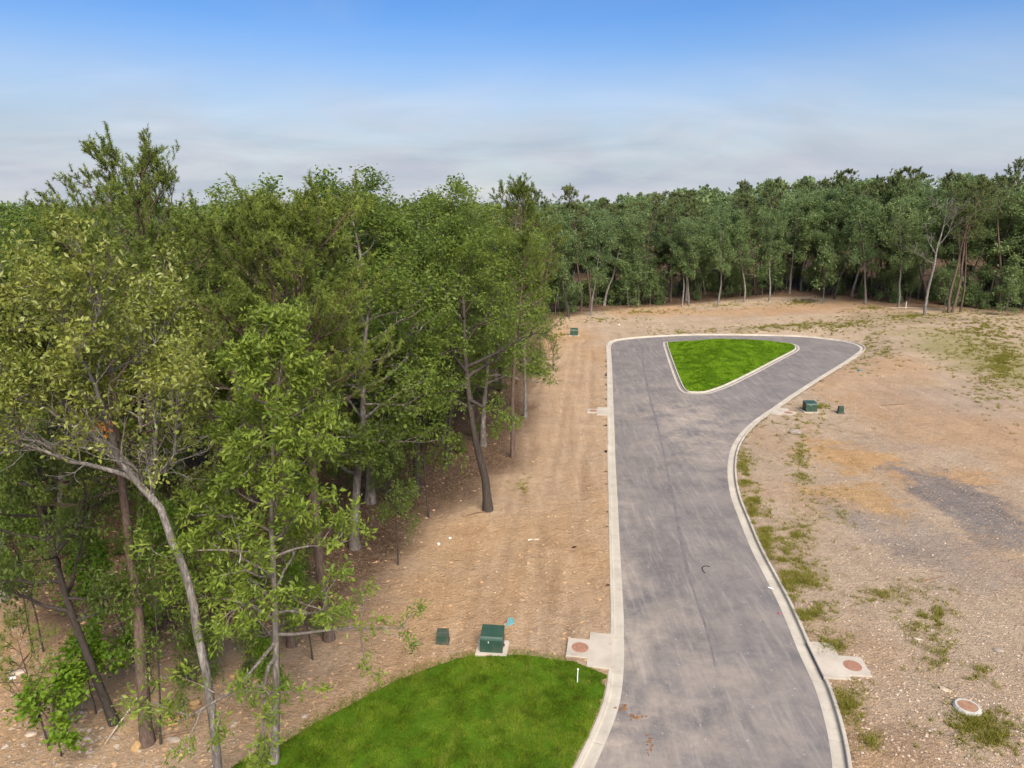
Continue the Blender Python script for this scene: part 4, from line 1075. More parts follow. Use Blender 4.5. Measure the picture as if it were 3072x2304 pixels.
tree('pinedome1', 'pine_tree', 712, 1386, 388, 'brown-trunked pine right of the bright hickory', LW)
tree('young0', 'young_tree', 860, 1222, 905, 'slim dark-stemmed sapling alone on the litter left of the bare strip', LW, sxy=.75)
tree('young1', 'young_tree', 926, 1120, 700, 'tall slim sapling left of the broad edge oak', LW, sxy=.9)
tree('oak2', 'oak_tree', 965, 1008, 455, 'dark straight trunk behind the broad edge oak', LW, sxy=.9)
tree('pine1', 'pine_tree', 1108, 992, 480, 'straight brown pine trunk right of the broad edge oak', LW, sxy=.75)
tree('oak1', 'oak_tree', 1135, 905, 505, 'oak right of the straight brown pine, by the bare strip', LW, sxy=.75)
tree('oak0', 'oak_tree', 800, 1090, 372, 'tall leafy oak forming the round top in the middle of the left wood', LW, sxy=1.5)
tree('oak3', 'oak_tree', 470, 1210, 560, 'olive-leaved oak behind the leaning grey oak', LW, sxy=.95)
tree('oak3', 'oak_tree', 130, 1180, 500, 'olive-leaved oak at the left margin behind the leaning oak', LW)
tree('oak3', 'oak_tree', 300, 1210, 520, 'tall olive-leaved oak between the thick pine and the left margin', LW)
tree('pinedome0', 'pine_tree', 342, 1150, 287, 'tallest pine of the left wood, crown high against the sky', LW)
tree('pine2', 'pine_tree', 400, 1060, 385, 'narrow pine whose tip shows right of the tallest pine', LW, sxy=.8)
tree('pine1', 'pine_tree', 1085, 850, 380, 'pine with ragged top above the broad edge oak', LW, sxy=1.1)
tree('pine0', 'pine_tree', 1128, 800, 384, 'pine at the right end of the left wood skyline', LW)
for k, u, v, top, w_, lab in (('oak1', 950, 905, 405, 1.6, 'full oak on the skyline left of the ragged pine'), ('oak0', 1015, 880, 392, 1.6, 'tall full oak on the skyline just left of the ragged pine'), ('oak1', 880, 935, 398, 1.6, 'full oak on the skyline right of the round-topped oak'),
                           ('oak0', 740, 985, 375, 1.65, 'tall oak on the skyline left of the round-topped oak'), ('oak1', 570, 1010, 402, 1.6, 'oak behind the domed pine on the skyline'), ('oak0', 470, 1020, 415, 1.6, 'oak on the skyline between the tallest and the domed pine'),
                           ('oak1', 60, 1060, 415, 1.6, 'oak on the skyline left of the tallest pine'), ('oak0', 155, 1030, 405, 1.6, 'oak under the crown of the tallest pine'), ('oak2', -60, 1080, 418, 1.6, 'oak cut by the left margin on the skyline'), ('oak0', 640, 1060, 388, 1.5, 'oak between the two brown pines on the skyline')):
    tree(k, 'oak_tree', u, v, top, lab, LW, sxy=w_)
tree('maple0', 'young_maple', 290, 1420, 1150, 'bright green maple spray beside the thick pine', LW, sxy=1.0)
tree('maple1', 'young_maple', 130, 1620, 1440, 'low bright maple spray at lower left', LW, sxy=1.0)
tree('maple1', 'young_maple', 205, 1530, 1355, 'young maple under the dark leaning trunk', LW, sxy=1.0)
tree('maple0', 'young_maple', 420, 1330, 1100, 'bright maple behind the leaning grey trunk', LW, sxy=1.1)
tree('shrub1', 'shrub', 420, 1475, 1330, 'leafy shrub at the foot of the leaning grey oak', 'shrubs of the left wood', 'shrub')
tree('shrub0', 'shrub', 560, 1455, 1340, 'leafy shrub left of the bright hickory trunk', 'shrubs of the left wood', 'shrub')
tree('maple1', 'young_maple', 585, 1560, 1375, 'low leafy spray hugging the bright hickory trunk', LW, sxy=.5)
tree('cedar0', 'young_cedar', 1195, 800, 715, 'lone leaning feathery sapling on the bare strip by the wood', LW, tilt=(0, .25), sxy=.9)
tree('shrub1', 'shrub', 1165, 810, 760, 'bushy shrub beside the lone feathery sapling', 'shrubs of the left wood', 'shrub', sxy=1.2)
tree('pine1', 'pine_tree', 1165, 700, 500, 'left trunk of the leaning pine pair at the far end of the left wood', LW, tilt=(0, .05), sxy=.75)
tree('pine2', 'pine_tree', 1173, 702, 485, 'right trunk of the leaning pine pair at the far end of the left wood', LW, sxy=.75)
tree('pine0', 'pine_tree', 1143, 692, 470, 'slim pine left of the leaning pine pair', LW, sxy=.7)

# --- front row of the far wood, left to right
FW = 'trees of the far wood'
far_rows = [
    ('fyoung1', 'young_tree', 1200, 683, 560, 'dark slim sapling right of the leaning pine pair'),
    ('far2', 'oak_tree', 1228, 688, 470, 'dark oak left of the tall straight far pine'),
    ('fpine0', 'pine_tree', 1255, 674, 398, 'tall straight pine standing above the far wood, left of the forked oak'),
    ('far1', 'oak_tree', 1276, 686, 468, 'forked pale-limbed oak above the far left cabinet'),
    ('fyoung2', 'young_tree', 1357, 665, 570, 'young tree in front of the far wood, left of the island'),
    ('fyoung0', 'young_tree', 1404, 662, 580, 'round young tree on the far wood edge above the left kerb'),
    ('far3', 'oak_tree', 1472, 667, 480, 'slim leaning pale oak behind the island, left of the straight one'),
    ('far1', 'oak_tree', 1487, 665, 470, 'straight pale oak behind the left end of the island'),
    ('far3', 'oak_tree', 1550, 667, 462, 'forked oak with pale trunk behind the middle of the island'),
    ('far0', 'oak_tree', 1605, 664, 455, 'oak with thin paired trunk behind the middle of the island'),
    ('far1', 'oak_tree', 1660, 666, 455, 'leaning pale oak behind the right half of the island'),
    ('fyoung1', 'young_tree', 1774, 676, 525, 'slim pale sapling standing ahead of the far wood'),
    ('far2', 'oak_tree', 1800, 668, 440, 'dark oak right of the slim pale sapling'),
    ('far0', 'oak_tree', 1865, 680, 425, 'large full oak behind the right tip of the lane'),
    ('fpine1', 'pine_tree', 1897, 660, 380, 'straight pine behind the large full oak'),
    ('far3', 'oak_tree', 1937, 690, 430, 'oak skirted with low leaves left of the dead tree'),
    ('dead0', 'dead_tree', 1993, 707, 425, 'dead bare pale tree before the far wood at right'),
    ('fyoung0', 'young_tree', 2035, 700, 560, 'young tree between the dead tree and the leaning pines'),
    ('fpine0', 'pine_tree', 2045, 705, 385, 'left of two tall leaning pines right of the dead tree'),
    ('fpine2', 'pine_tree', 2052, 704, 392, 'right of two tall leaning pines right of the dead tree'),
    ('fpine1', 'pine_tree', 2070, 703, 440, 'single curved tall pine nearest the right margin'),
    ('far2', 'oak_tree', 2128, 690, 430, 'dark oak right of the curved pine'),
    ('far0', 'oak_tree', 2206, 696, 440, 'oak cut by the right margin'),
    ('fyoung2', 'young_tree', 2170, 712, 600, 'low young tree at the right margin of the far wood'),
    ('fpine2', 'pine_tree', 1480, 640, 414, 'pine tip above the far wood over the left end of the island'),
    ('fpine0', 'pine_tree', 1612, 636, 388, 'dark round-topped pine standing out above the island'),
    ('fpine1', 'pine_tree', 1690, 640, 412, 'low pine tip right of the dark round-topped pine'),
    ('fpine2', 'pine_tree', 1762, 640, 366, 'twin-topped high pine above the right half of the loop'),
    ('fpine0', 'pine_tree', 1715, 636, 385, 'pine on the skyline left of the twin-topped pine'),
    ('fpine1', 'pine_tree', 1905, 640, 362, 'high pine on the skyline behind the large full oak'),
    ('fpine2', 'pine_tree', 2052, 640, 376, 'broad pine on the skyline above the leaning pines'),
    ('fpine0', 'pine_tree', 2165, 640, 343, 'highest pine at the right, alone against the sky'),
    ('fpine1', 'pine_tree', 1330, 645, 432, 'low pine top above the far wood, left of the island'),
    ('fpine2', 'pine_tree', 1180, 655, 405, 'pine top just right of the left wood skyline'),
]
TL = {'left of two tall leaning pines right of the dead tree': (0, .09), 'right of two tall leaning pines right of the dead tree': (0, .11), 'single curved tall pine nearest the right margin': (0, .14), 'leaning pale oak behind the right half of the island': (0, .12)}
for k, nm, u, v, top, lab in far_rows:
    tree(k, nm, u, v, top, lab, FW, tilt=TL.get(lab, (0, 0)), rz=0.0 if k == 'dead0' else None)

# --- the bodies of both woods
LANDMARKS = []
for o in list(COL.objects):
    if o.get('category') == 'tree' and o.get('label'):
        LANDMARKS.append((o.location[0], o.location[1], o['label']))
SHORT = {'thick dark-trunked pine': 'thick dark-trunked pine', 'leaning pale grey oak': 'leaning grey oak', 'slender tree with bright': 'bright hickory', 'broad oak with dark crooked': 'broad edge oak', 'tallest pine of the left': 'tallest pine', 'tall leafy oak forming': 'round-topped leafy oak',
         'black-trunked pine': 'black-trunked pine', 'brown-trunked pine': 'brown-trunked pine', 'straight brown pine trunk': 'straight brown edge pine', 'slim dark-stemmed': 'slim sapling on the litter', 'tall slim sapling': 'tall slim sapling', 'tree at the very left': 'tree at the left margin', 'right trunk of the leaning pine pair': 'leaning pine pair',
         'forked pale-limbed oak': 'forked pale-limbed oak', 'tall straight pine standing': 'tall straight far pine', 'young tree in front of the far': 'young tree left of the island', 'round young tree': 'round young tree by the far wood', 'straight pale oak behind': 'straight pale oak', 'forked oak with pale': 'forked oak behind the island', 'leaning pale oak behind': 'leaning pale oak', 'slim pale sapling': 'slim pale sapling',
         'large full oak': 'large full oak', 'oak skirted': 'oak skirted with low leaves', 'dead bare pale': 'dead pale tree', 'single curved': 'curved tall pine', 'oak cut by': 'oak at the right margin', 'dark oak right of the curved': 'dark oak right of the curved pine', 'pine at the right end': 'last pine of the left wood', 'oak right of the straight': 'oak by the bare strip'}
LM = []
for a, b, lab in LANDMARKS:
    for k_, v_ in SHORT.items():
        if lab.startswith(k_): LM.append((a, b, v_)); break
ORD = ['nearest', 'second-nearest', 'third-nearest', 'fourth-nearest', 'fifth-nearest', 'sixth-nearest', 'seventh-nearest', 'eighth-nearest', 'ninth-nearest', 'tenth-nearest', 'eleventh-nearest', 'twelfth-nearest', 'thirteenth-nearest', 'fourteenth-nearest']
def name_by_landmark(objs, phrase):
    d = {}
    for o in objs:
        m = min(LM, key=lambda q: (q[0] - o.location[0]) ** 2 + (q[1] - o.location[1]) ** 2)
        d.setdefault(m, []).append((((m[0] - o.location[0]) ** 2 + (m[1] - o.location[1]) ** 2), o))
    for m, l in d.items():
        for i_, (_, o) in enumerate(sorted(l, key=lambda t: t[0])): o['label'] = '%s, %s to the %s' % (phrase, ORD[min(i_, 13)], m[2])
def free(x_, y_, dmin):
    return min((a - x_) ** 2 + (b - y_) ** 2 for a, b in PLACED) > dmin * dmin
WEa = np.array(WE)
def scatter_wood(n, box, dmin, depth, keys, name, label, cat, group, hfun, seed, sxy=None):
    rr = random.Random(seed); k = 0; tries = 0; made = []
    while k < n and tries < n * 60:
        tries += 1
        x_ = rr.uniform(box[0], box[1]); y_ = rr.uniform(box[2], box[3])
        if abs(x_) > .80 * y_ + 6: continue
        if not inside(np.array([x_]), np.array([y_]), WOODS)[0]: continue
        dd, _, _ = poly_dist(np.array([x_]), np.array([y_]), WEa, False)
        if not depth[0] < dd[0] < depth[1]: continue
        if not free(x_, y_, dmin): continue
        key = rr.choice(keys); made.append(plant(key, name, x_, y_, hfun(rr, x_, y_), label, cat, group, sxy=None if sxy is None else rr.uniform(*sxy))); k += 1
    if 'deep' not in group: name_by_landmark(made, label)
scatter_wood(32, (-45, 6, 22, 100), 2.5, (1.0, 20), ['oak0', 'oak1', 'oak2', 'oak2', 'oak0'], 'oak_tree', 'leafy oak inside the left wood', 'tree', LW, lambda r, a, b: r.uniform(13.5, 17.0), 1, (1.1, 1.45))
scatter_wood(16, (-45, 6, 28, 100), 2.6, (3.0, 25), ['pine0', 'pine1', 'pine2'], 'pine_tree', 'pine inside the left wood', 'tree', LW, lambda r, a, b: r.uniform(15.5, 18.2), 2, (1.05, 1.35))
scatter_wood(22, (-80, 10, 40, 120), 3.2, (14, 60), ['far0', 'far2', 'far0', 'fpine2'], 'wood_tree', 'one of the trees deep inside the left wood', 'tree', 'deep trees of the left wood', lambda r, a, b: r.uniform(15, 18), 3)
scatter_wood(16, (4, 105, 100, 150), 2.4, (1.5, 12), ['fpine0', 'fpine1', 'fpine2'], 'pine_tree', 'pine inside the far wood', 'tree', FW, lambda r, a, b: r.uniform(16.5, 20) + 2.0 * float(smooth(25, 80, a)), 14, (.9, 1.2))
scatter_wood(54, (4, 105, 100, 150), 2.7, (2.2, 14), ['far0', 'far1', 'far2', 'far3'], 'oak_tree', 'oak inside the far wood', 'tree', FW, lambda r, a, b: r.uniform(14.5, 18.0) + 2.0 * float(smooth(25, 80, a)), 4, (.95, 1.35))
scatter_wood(56, (0, 130, 110, 190), 3.6, (10, 60), ['far0', 'far2', 'far1', 'fpine0', 'fpine2'], 'wood_tree', 'one of the trees deep inside the far wood', 'tree', 'deep trees of the far wood', lambda r, a, b: r.uniform(15.0, 18.6), 5, (.95, 1.3))
scatter_wood(40, (-40, 8, 22, 100), 1.3, (1.5, 14), ['young0', 'young0', 'young1'], 'young_tree', 'understory sapling of the left wood', 'tree', 'understory of the left wood', lambda r, a, b: r.uniform(4.0, 8.5), 6)
scatter_wood(34, (-34, 8, 22, 100), .9, (2.5, 10), ['shrub0', 'shrub1', 'shrub2'], 'shrub', 'low shrub in the left wood', 'shrub', 'shrubs of the left wood', lambda r, a, b: r.uniform(1.3, 3.4), 7)
scatter_wood(46, (4, 105, 95, 150), 1.6, (.6, 9), ['fyoung0', 'fyoung1', 'fyoung2'], 'young_tree', 'understory sapling of the far wood', 'tree', 'understory of the far wood', lambda r, a, b: r.uniform(4.5, 9), 8)
scatter_wood(64, (4, 105, 95, 150), 1.4, (.8, 16), ['fshrub0', 'fshrub1'], 'shrub', 'low shrub in the far wood', 'shrub', 'shrubs of the far wood', lambda r, a, b: r.uniform(2.0, 4.5), 10)
scatter_wood(26, (-60, 110, 40, 160), 2.0, (8, 22), ['fyoung0', 'fyoung2'], 'young_tree', 'one of the saplings deep in the shade of the woods', 'tree', 'deep understory', lambda r, a, b: r.uniform(5, 9), 9)

# --- the wooded country beyond, one mass
def distant_wood():
    r = np.random.RandomState(77); P = []; 
    n = 620
    yy = 165 + 330 * r.uniform(0, 1, n) ** 1.4; xx = r.uniform(-.80, .80, n) * yy
    k = (poly_dist(xx, yy, WEa, False)[0] > 45); xx, yy = xx[k], yy[k]; n = len(xx)
    hh = r.uniform(14, 17.8, n); zz = gz(xx, yy); m = 260
    ang = r.uniform(0, 2 * PI, (n, m)); q = np.sqrt(r.uniform(0, 1, (n, m))); t = r.uniform(0, 1, (n, m)) ** .7
    rad = (3.6 * np.sin(PI * np.clip(.12 + .85 * t, 0, 1)) ** .6) * q
    px = xx[:, None] + rad * np.cos(ang); py = yy[:, None] + rad * np.sin(ang); pz = zz[:, None] + hh[:, None] * (.35 + .65 * t)
    P = np.stack([px, py, pz], 2).reshape(-1, 3); D = r.normal(0, 1, P.shape)
    tone = np.clip(.45 + np.repeat(r.normal(0, .12, n), m) + r.normal(0, .15, n * m), 0, 1)
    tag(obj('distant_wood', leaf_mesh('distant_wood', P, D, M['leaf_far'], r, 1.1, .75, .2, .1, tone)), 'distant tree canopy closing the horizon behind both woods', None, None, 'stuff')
distant_wood()

# ------------------------------------------------------------------ weeds, pebbles, litter
def ell_pts(r, u, v, ru, rv, n):
    a = r.uniform(0, 2 * PI, n); q = np.abs(r.normal(0, .85, n))
    pts = np.array([s2(u + ru * q_ * math.cos(a_), v + rv * q_ * math.sin(a_)) for a_, q_ in zip(a, q)]); return pts
rw = np.random.RandomState(21)
wp = []
for (u, v, ru, rv, n) in [(1606, 1040, 9, 45, 70), (1626, 1110, 10, 45, 70), (1652, 1175, 12, 45, 80), (1690, 1250, 16, 50, 90), (1730, 1330, 16, 45, 70), (1612, 1030, 16, 35, 70), (1628, 1085, 20, 30, 60), (1655, 1140, 28, 40, 80), (1690, 1215, 45, 45, 150), (1735, 1260, 45, 35, 120), (1720, 1160, 40, 30, 40),
                          (1725, 985, 30, 55, 60), (1735, 1030, 25, 40, 50), (1790, 1120, 55, 40, 45), (1755, 1330, 45, 25, 40), (1800, 1400, 30, 18, 35), (1900, 1290, 60, 25, 40),
                          (1985, 1340, 50, 40, 60), (2020, 1330, 40, 45, 50), (2050, 1420, 55, 35, 80), (2090, 1470, 40, 30, 40), (2110, 1570, 60, 30, 90), (2145, 1600, 50, 30, 40), (1830, 1530, 45, 45, 60), (1880, 1610, 50, 25, 30),
                          (1640, 905, 20, 14, 40), (1700, 850, 40, 25, 40), (1770, 880, 25, 12, 45), (1745, 920, 60, 16, 40), (1720, 910, 70, 60, 45), (1880, 745, 60, 26, 130), (1910, 770, 60, 20, 60), (1850, 800, 40, 18, 30),
                          (1700, 716, 180, 6, 330), (1820, 722, 70, 8, 120), (1400, 677, 110, 6, 120), (1560, 668, 50, 5, 60), (1720, 671, 50, 6, 130), (1880, 690, 40, 5, 60), (1960, 708, 110, 7, 220),
                          (2110, 735, 110, 26, 420), (2160, 790, 70, 75, 1100), (2090, 770, 80, 40, 130), (1300, 695, 60, 6, 60), (1215, 725, 25, 10, 30), (1185, 790, 20, 20, 40), (1130, 1060, 25, 25, 14), (1600, 1010, 10, 25, 40), (1480, 720, 60, 3, 40)]:
    n = int(n * (2.4 if v > 950 else 1.7)); c = ell_pts(rw, u, v, ru, rv, n); keep = fbm(c[:, 0], c[:, 1], 1.1, 3) > rw.uniform(.34, .56, n); wp.append(c[keep])
wp = np.vstack(wp)
wp = wp[~inside(wp[:, 0], wp[:, 1], ROADPOLY)]
nb_ = 20
c = np.repeat(wp, nb_, 0); n = len(c); sp = np.repeat(rw.uniform(.03, .15, len(wp)), nb_)
c = c + rw.normal(0, 1, (n, 2)) * sp[:, None]
k = ~inside(c[:, 0], c[:, 1], ROADPOLY); c = c[k]; n = len(c)
far_k = np.clip(c[:, 1] / 45, 1, 2.2)
h = rw.uniform(.06, .22, n) * (.8 + .2 * far_k); az = rw.uniform(0, 2 * PI, n); w = .014 * far_k * rw.uniform(.6, 1.4, n); z0 = gz(c[:, 0], c[:, 1]) - .02
V = np.stack([np.c_[c[:, 0] - np.cos(az) * w, c[:, 1] - np.sin(az) * w, z0], np.c_[c[:, 0] + np.cos(az) * w, c[:, 1] + np.sin(az) * w, z0],
              np.c_[c[:, 0] + rw.normal(0, .7, n) * h, c[:, 1] + rw.normal(0, .7, n) * h, z0 + h]], 1).reshape(-1, 3)
tag(obj('weeds', mesh_np('weeds', V, np.arange(3 * n).reshape(-1, 3), M['weed'], False, {'tone': ('FLOAT', np.repeat(rw.uniform(0, 1, n), 3))})), 'olive weeds and dry grass tufts scattered over the bare soil', None, None, 'stuff')

def rock_vf(r, sx, sy, sz, n=2):
    import bmesh
    bm = bmesh.new(); bmesh.ops.create_icosphere(bm, subdivisions=n, radius=1.0)
    off = r.uniform(0, 50)
    for v in bm.verts:
        k = 1 + .5 * (float(vnoise(v.co.x * 1.3 + off, v.co.y * 1.3 + v.co.z * 1.7)) - .5)
        q = Vector((round(v.co.x * 2.2) / 2.2, round(v.co.y * 2.2) / 2.2, round(v.co.z * 2.2) / 2.2))
        v.co = v.co.lerp(q, .35) * k
        v.co = Vector((v.co.x * sx, v.co.y * sy, v.co.z * sz))
    V = [tuple(v.co) for v in bm.verts]; F = [tuple(q.index for q in f.verts) for f in bm.faces]
    bm.free(); return V, F
# pebbles: octahedral stones, one mass
def stones(name, n, sampler, smin, smax, mat, lab, seed, flat=.6, longf=1.0):
    r = np.random.RandomState(seed); px, py = sampler(r, n)
    k = ~inside(px, py, ROADPOLY) & ~inside(px, py, lawn_poly); px, py = px[k], py[k]; n = len(px)
    s = smin * (smax / smin) ** (r.uniform(0, 1, n) ** 2.2)
    O = np.array([(1, 0, 0), (0, 1, 0), (-1, 0, 0), (0, -1, 0), (0, 0, 1), (0, 0, -.6)], float)
    a = r.uniform(0, 2 * PI, n); J = O[None] * r.uniform(.6, 1.3, (n, 6, 1)); J[:, :, 0] *= longf; J[:, :, 2] *= flat
    J[:, :, 2] += .35 * J[:, :, 0] * r.normal(0, .4, (n, 1)) / longf
    ca, sa = np.cos(a)[:, None], np.sin(a)[:, None]
    V = np.stack([J[:, :, 0] * ca - J[:, :, 1] * sa, J[:, :, 0] * sa + J[:, :, 1] * ca, J[:, :, 2]], 2) * s[:, None, None]
    V += np.stack([px, py, gz(px, py) + s * .15], 1)[:, None]
    T = np.array([(0, 1, 4), (1, 2, 4), (2, 3, 4), (3, 0, 4), (1, 0, 5), (2, 1, 5), (3, 2, 5), (0, 3, 5)])
    F = (np.arange(n)[:, None, None] * 6 + T[None]).reshape(-1, 3)
    tag(obj(name, mesh_np(name, V.reshape(-1, 3), F, mat)), lab, None, None, 'stuff')
def samp_right(r, n):
    u = r.uniform(1560, 2400, n); v = r.uniform(900, 1720, n); p = np.array([s2(a, b) for a, b in zip(u, v)]); return p[:, 0], p[:, 1]
def samp_left(r, n):
    u = r.uniform(-100, 1330, n); v = r.uniform(720, 1720, n) ; p = np.array([s2(a, b) for a, b in zip(u, v)]); return p[:, 0], p[:, 1]
def samp_corner(r, n):
    u = r.normal(120, 220, n); v = r.normal(1560, 130, n); v = np.clip(v, 1250, 1760); p = np.array([s2(a, b) for a, b in zip(u, v)]); return p[:, 0], p[:, 1]
def samp_edge(r, n):
    k = r.randint(0, len(BACK), n); d = np.abs(r.normal(0, .45, n)) + .05; q = BACK[k] + EN2[k] * d[:, None] + r.normal(0, .2, (n, 2)); return q[:, 0], q[:, 1]
def samp_far(r, n):
    u = r.uniform(1180, 2300, n); v = r.uniform(672, 900, n); p = np.array([s2(a, b) for a, b in zip(u, v)]); return p[:, 0], p[:, 1]
stones('pebbles', 9000, samp_right, .012, .075, M['pebble'], 'pale pebbles strewn over the soil right of the lane', 31)
stones('gravel', 2600, samp_left, .012, .06, M['pebble'], 'small stones strewn over the bare strip left of the lane', 32)
stones('rubble', 1500, samp_corner, .02, .14, M['stone'], 'broken stone strewn over the slope at lower left', 33)
stones('wood_chips', 7000, samp_right, .012, .04, M['chip'], 'wood chips mulched into the soil right of the lane', 34, .35, 3.5)
stones('chips', 3200, samp_left, .012, .045, M['chip'], 'twigs and chips pressed into the bare strip', 35, .3, 5.0)
stones('kerb_crumbs', 2600, samp_edge, .012, .05, M['chip'], 'crumbs of bark and soil along the back of the kerb', 36, .6, 1.6)
stones('soil_crumbs', 9000, samp_left, .02, .11, m_plain('soil_crumb', (.37, .24, .135), .95, .35, 2.0, .1), 'soil clods churned up on the bare strip left of the lane', 38, .5, 1.3)
stones('dry_clods', 6000, samp_right, .015, .08, m_plain('dry_clod', (.36, .26, .18), .95, .35, 2.0, .1), 'soil clods churned up on the ground right of the lane', 39, .5, 1.3)
stones('far_stones', 1400, samp_far, .03, .12, M['pebble'], 'pale stones strewn over the soil round the loop', 37)

rr_ = np.random.RandomState(50)
def rock(u, v, sx, sy, sz, label, mat='stone', rz=0.0, name='boulder', cat='rock'):
    px, py = s2(u, v); o = obj(name, mesh_py(name, *rock_vf(rr_, sx, sy, sz), M[mat]), None, (px, py, gzf(px, py) + sz * .35), (rr_.normal(0, .15), rr_.normal(0, .15), rz)); return tag(o, label, cat)
rock(1718, 940, .55, .4, .28, 'flat grey rock lying below the green cabinet right of the lane', rz=.2)
rock(370, 1558, .36, .22, .24, 'large ochre rock at the foot of the thick pine', 'stone2', .3)
rock(405, 1550, .24, .2, .2, 'ochre rock just right of the largest ochre rock', 'stone2', .9)
rock(420, 1522, .2, .18, .22, 'ochre rock highest of the cluster beside the leaning oak', 'stone2', .2)
rock(297, 1608, .22, .18, .16, 'small ochre rock below the thick pine', 'stone2', 1.2)
rock(375, 1597, .24, .12, .08, 'flat mossy stone under the ochre rocks', 'stone', .1)
rock(508, 1462, .2, .12, .1, 'ochre stone on the litter right of the leaning oak', 'stone2', .4)
rock(556, 1478, .18, .12, .1, 'ochre stone close left of the hickory trunk', 'stone2', .4)
rock(36, 1440, .3, .18, .08, 'pale flat stone at the left margin', 'pebble', .5)
rock(65, 1570, .2, .12, .08, 'pale stone on the slope at lower left', 'pebble', .2)
rock(2040, 1497, .24, .1, .07, 'pale flat stone just left of the lone manhole', 'pebble', -.3)
rock(1982, 1386, .2, .1, .06, 'pale flat stone on the gravel above the lone manhole', 'pebble', -.4)
rock(2156, 1412, .2, .12, .06, 'grey flat stone near the right margin', 'stone', -.2)

def stick(name, pts, r0, label, mat='wood', cat='branch', r1=None):
    W = Wood(); P = []
    for (u, v, hz) in pts:
        a, b = s2(u, v); P.append((a, b, gzf(a, b) + hz + r0 * .4))
    P = np.array(P); c = P[0].copy(); Q = catmull(P - c, .15)
    W.tube(Q, np.linspace(r0, r1 or r0 * .5, len(Q)), 6)
    return tag(obj(name, W.mesh(name, M[mat]), None, tuple(c)), label, cat)
stick('stick', [(1905, 878, 0), (1930, 876, .03), (1957, 874, .0)], .06, 'long brown stick lying on the soil right of the small pedestal')
stick('fallen_branch', [(330, 1500, .9), (290, 1540, .5), (255, 1565, .15), (225, 1600, .02)], .035, 'pale dead branch leaning down from the thin grey sapling', 'palewood')
stick('fallen_branch', [(62, 1400, .0), (40, 1430, .1), (20, 1460, .0)], .03, 'brown fallen branch below the twin saplings')
stick('fallen_log', [(345, 1590, .0), (385, 1584, .02), (420, 1576, .0)], .07, 'dark log on the ground under the ochre rocks', 'wood')
stick('fallen_branch', [(1140, 1170, 0), (1165, 1168, .02)], .06, 'pale bark scrap on the bare strip', 'palewood')
stick('fallen_branch', [(1000, 1120, 0), (1030, 1112, .05), (1062, 1108, .0)], .04, 'root-like stick beside the broad edge oak')
stick('fallen_branch', [(892, 1188, 0), (925, 1180, .02)], .03, 'brown stick left of the white litter on the bare strip')
stick('fallen_branch', [(1990, 1262, 0), (2040, 1250, .02)], .03, 'thin dry stick on the gravel at right')
stick('fallen_branch', [(1640, 925, 0), (1660, 921, .03)], .03, 'small dry stick near the flat grey rock')
# pile of bleached brush behind the loop
rb = np.random.RandomState(61)
for q in range(26):
    u = rb.uniform(1375, 1450) if q < 18 else rb.uniform(1575, 1600); v = rb.uniform(700, 713); du = rb.uniform(-9, 9)
    stick('brush_stick', [(u, v, rb.uniform(0, .2)), (u + du, v + rb.uniform(-2, 2), rb.uniform(.05, .5))], rb.uniform(.03, .06), 'bleached stick in the brush strewn beyond the left end of the loop', 'palewood')['group'] = 'bleached brush beyond the loop'

# white stake in the sod corner
px, py = s2(1247, 1482); g = gzf(px, py) + .03
W = Wood(); W.tube(np.array([(0, 0, -.1), (0, 0, .30), (.01, .0, .58)]), np.array((.022, .022, .020)), 8)
st = thing('white_stake', 'thin white plastic stake standing in the sod near the drain', 'stake', (px, py, g))
obj('stake_post', W.mesh('stake_post', M['white']), st)
obj('stake_cap', mesh_py('stake_cap', *prism(disc(.035, 10, .01, 0), .565, .60, .006), M['white']), st)
# white box set in the island lawn
px, py = s2(1538, 741)
g = float(isl_z(np.array([px]), np.array([py]))[0])
ib = thing('irrigation_box', 'white box lid set in the island lawn', 'utility box', (px, py, g))
obj('box_body', mesh_py('box_body', *boxvf(-.75, .75, -.5, .5, -.2, .16, .03), M['white']), ib)
obj('box_lid', mesh_py('box_lid', *boxvf(-.68, .68, -.44, .44, .14, .20, .02), M['white']), ib)
# broken teal shard with pink flag behind the big cabinet
px, py = s2(1101, 1354); g = gzf(px, py)
ts = thing('plastic_shard', 'bent teal plastic shard with a pink ribbon behind the big cabinet', 'debris', (px, py, g), .3)
V = [(-.20, -.10, .0), (.20, -.06, .02), (.18, .06, .20), (-.02, .05, .26), (-.20, -.08, .03), (.20, -.04, .05), (.18, .08, .23), (-.02, .07, .29)]
obj('shard', mesh_py('shard', V, [(0, 1, 2, 3), (7, 6, 5, 4), (0, 4, 5, 1), (1, 5, 6, 2), (2, 6, 7, 3), (3, 7, 4, 0)], M['teal']), ts)
obj('ribbon', mesh_py('ribbon', *boxvf(-.12, .14, .12, .15, .05, .11, .004), M['red']), ts)
def litter_bit(u, v, w, d, h, mat, label, rz=.4):
    px, py = s2(u, v); inr = inside(np.array([px]), np.array([py]), ROADPOLY)[0]
    V, F = rock_vf(rr_, w, d, h, 1)
    return tag(obj('litter', mesh_py('litter', V, F, M[mat]), None, (px, py, (.02 if inr else gzf(px, py)) + h * .4), (.1, .1, rz)), label, 'litter')
litter_bit(1856, 805, .28, .2, .12, 'teal', 'teal plastic scrap on the soil right of the loop')
litter_bit(948, 1178, .10, .08, .07, 'white', 'larger white scrap on the bare strip')
litter_bit(972, 1166, .09, .07, .07, 'white', 'white scrap right of the larger one on the bare strip')
litter_bit(537, 1465, .11, .08, .10, 'white', 'white scrap in the litter left of the hickory trunk')
litter_bit(24, 1452, .16, .10, .06, 'white', 'white scrap by the pale flat stone at the left margin')
litter_bit(1337, 707, .10, .08, .30, 'white', 'short white marker at the far left of the loop', 0)
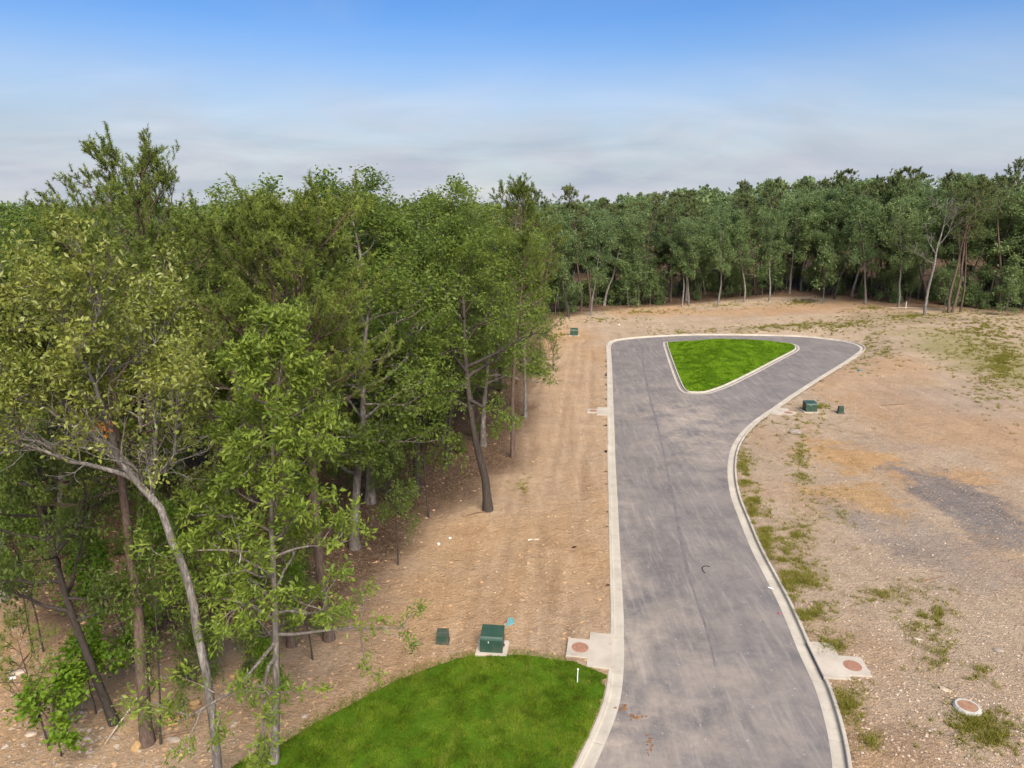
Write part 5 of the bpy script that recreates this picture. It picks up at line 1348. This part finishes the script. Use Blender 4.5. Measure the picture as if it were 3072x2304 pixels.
litter_bit(1664, 1271, .16, .035, .025, 'white', 'white strip lying on the asphalt', -.5)
litter_bit(1683, 1326, .05, .05, .04, 'red', 'red scrap on the asphalt by the right gutter')
litter_bit(1240, 1186, .16, .05, .07, 'dark', 'dark twisted scrap on the bare strip')
for (u, v, w) in [(1349, 1548, .16), (1404, 1610, .28), (1398, 1630, .16)]:
    pass
def clod(u, v, w, d, label, rz):
    px, py = s2(u, v); r = rr_; A = []
    for q in range(14): A.append(([(a + r.normal(0, w * .5), b + r.normal(0, d * .5), c * 1.0 + .004) for a, b, c in rock_vf(r, .05, .04, .02, 1)[0]], []))
    parts = []
    for q in range(16):
        V, F = rock_vf(r, r.uniform(.02, .07), r.uniform(.02, .07), .02, 1); ox, oy = r.normal(0, w * .5), r.normal(0, d * .5)
        parts.append(([(a + ox, b + oy, c + .006) for a, b, c in V], F))
    tag(obj('soil_clods', mesh_py('soil_clods', *join(parts), M['clod']), None, (px, py, 0), (0, 0, rz)), label, None, None, 'stuff')
clod(1404, 1606, .14, .5, 'trail of brown soil clods on the near asphalt', -.2)
clod(1372, 1548, .35, .10, 'brown soil clods by the left gutter bend', .1)
clod(1345, 1530, .16, .22, 'brown soil clods in the left gutter', .1)
# black squiggle of tar on the lane
q = [(1516, 1228), (1520, 1224), (1528, 1223), (1533, 1225)]; q2 = [(1517, 1229), (1519, 1234), (1523, 1238)]
P = np.array([(*s2(*a), .012) for a in q2[::-1] + q]); c0 = P[0].copy(); W = Wood(); Q = catmull(P - c0, .08); W.tube(Q, np.full(len(Q), .022), 5)
tag(obj('cable_scrap', W.mesh('cable_scrap', M['dark']), None, tuple(c0)), 'curled black cable scrap on the asphalt', 'cable')
# low pipe frame by the right wood
px, py = spot(2712, 962); g = gzf(px, py)
pf = thing('pipe_frame', 'low white pipe stub and rail left of the dead tree', 'pipe', (px, py, g))
W = Wood(); W.tube(np.array([(0, 0, -.1), (0, 0, 1.1)]), np.array((.06, .06)), 7); obj('pipe_post', W.mesh('pipe_post', M['white']), pf)
W = Wood(); W.tube(np.array([(-2.6, -.3, .12), (0, 0, .14), (4.2, -.6, .10)]), np.array((.05, .05, .05)), 6); obj('pipe_rail', W.mesh('pipe_rail', M['palewood']), pf)
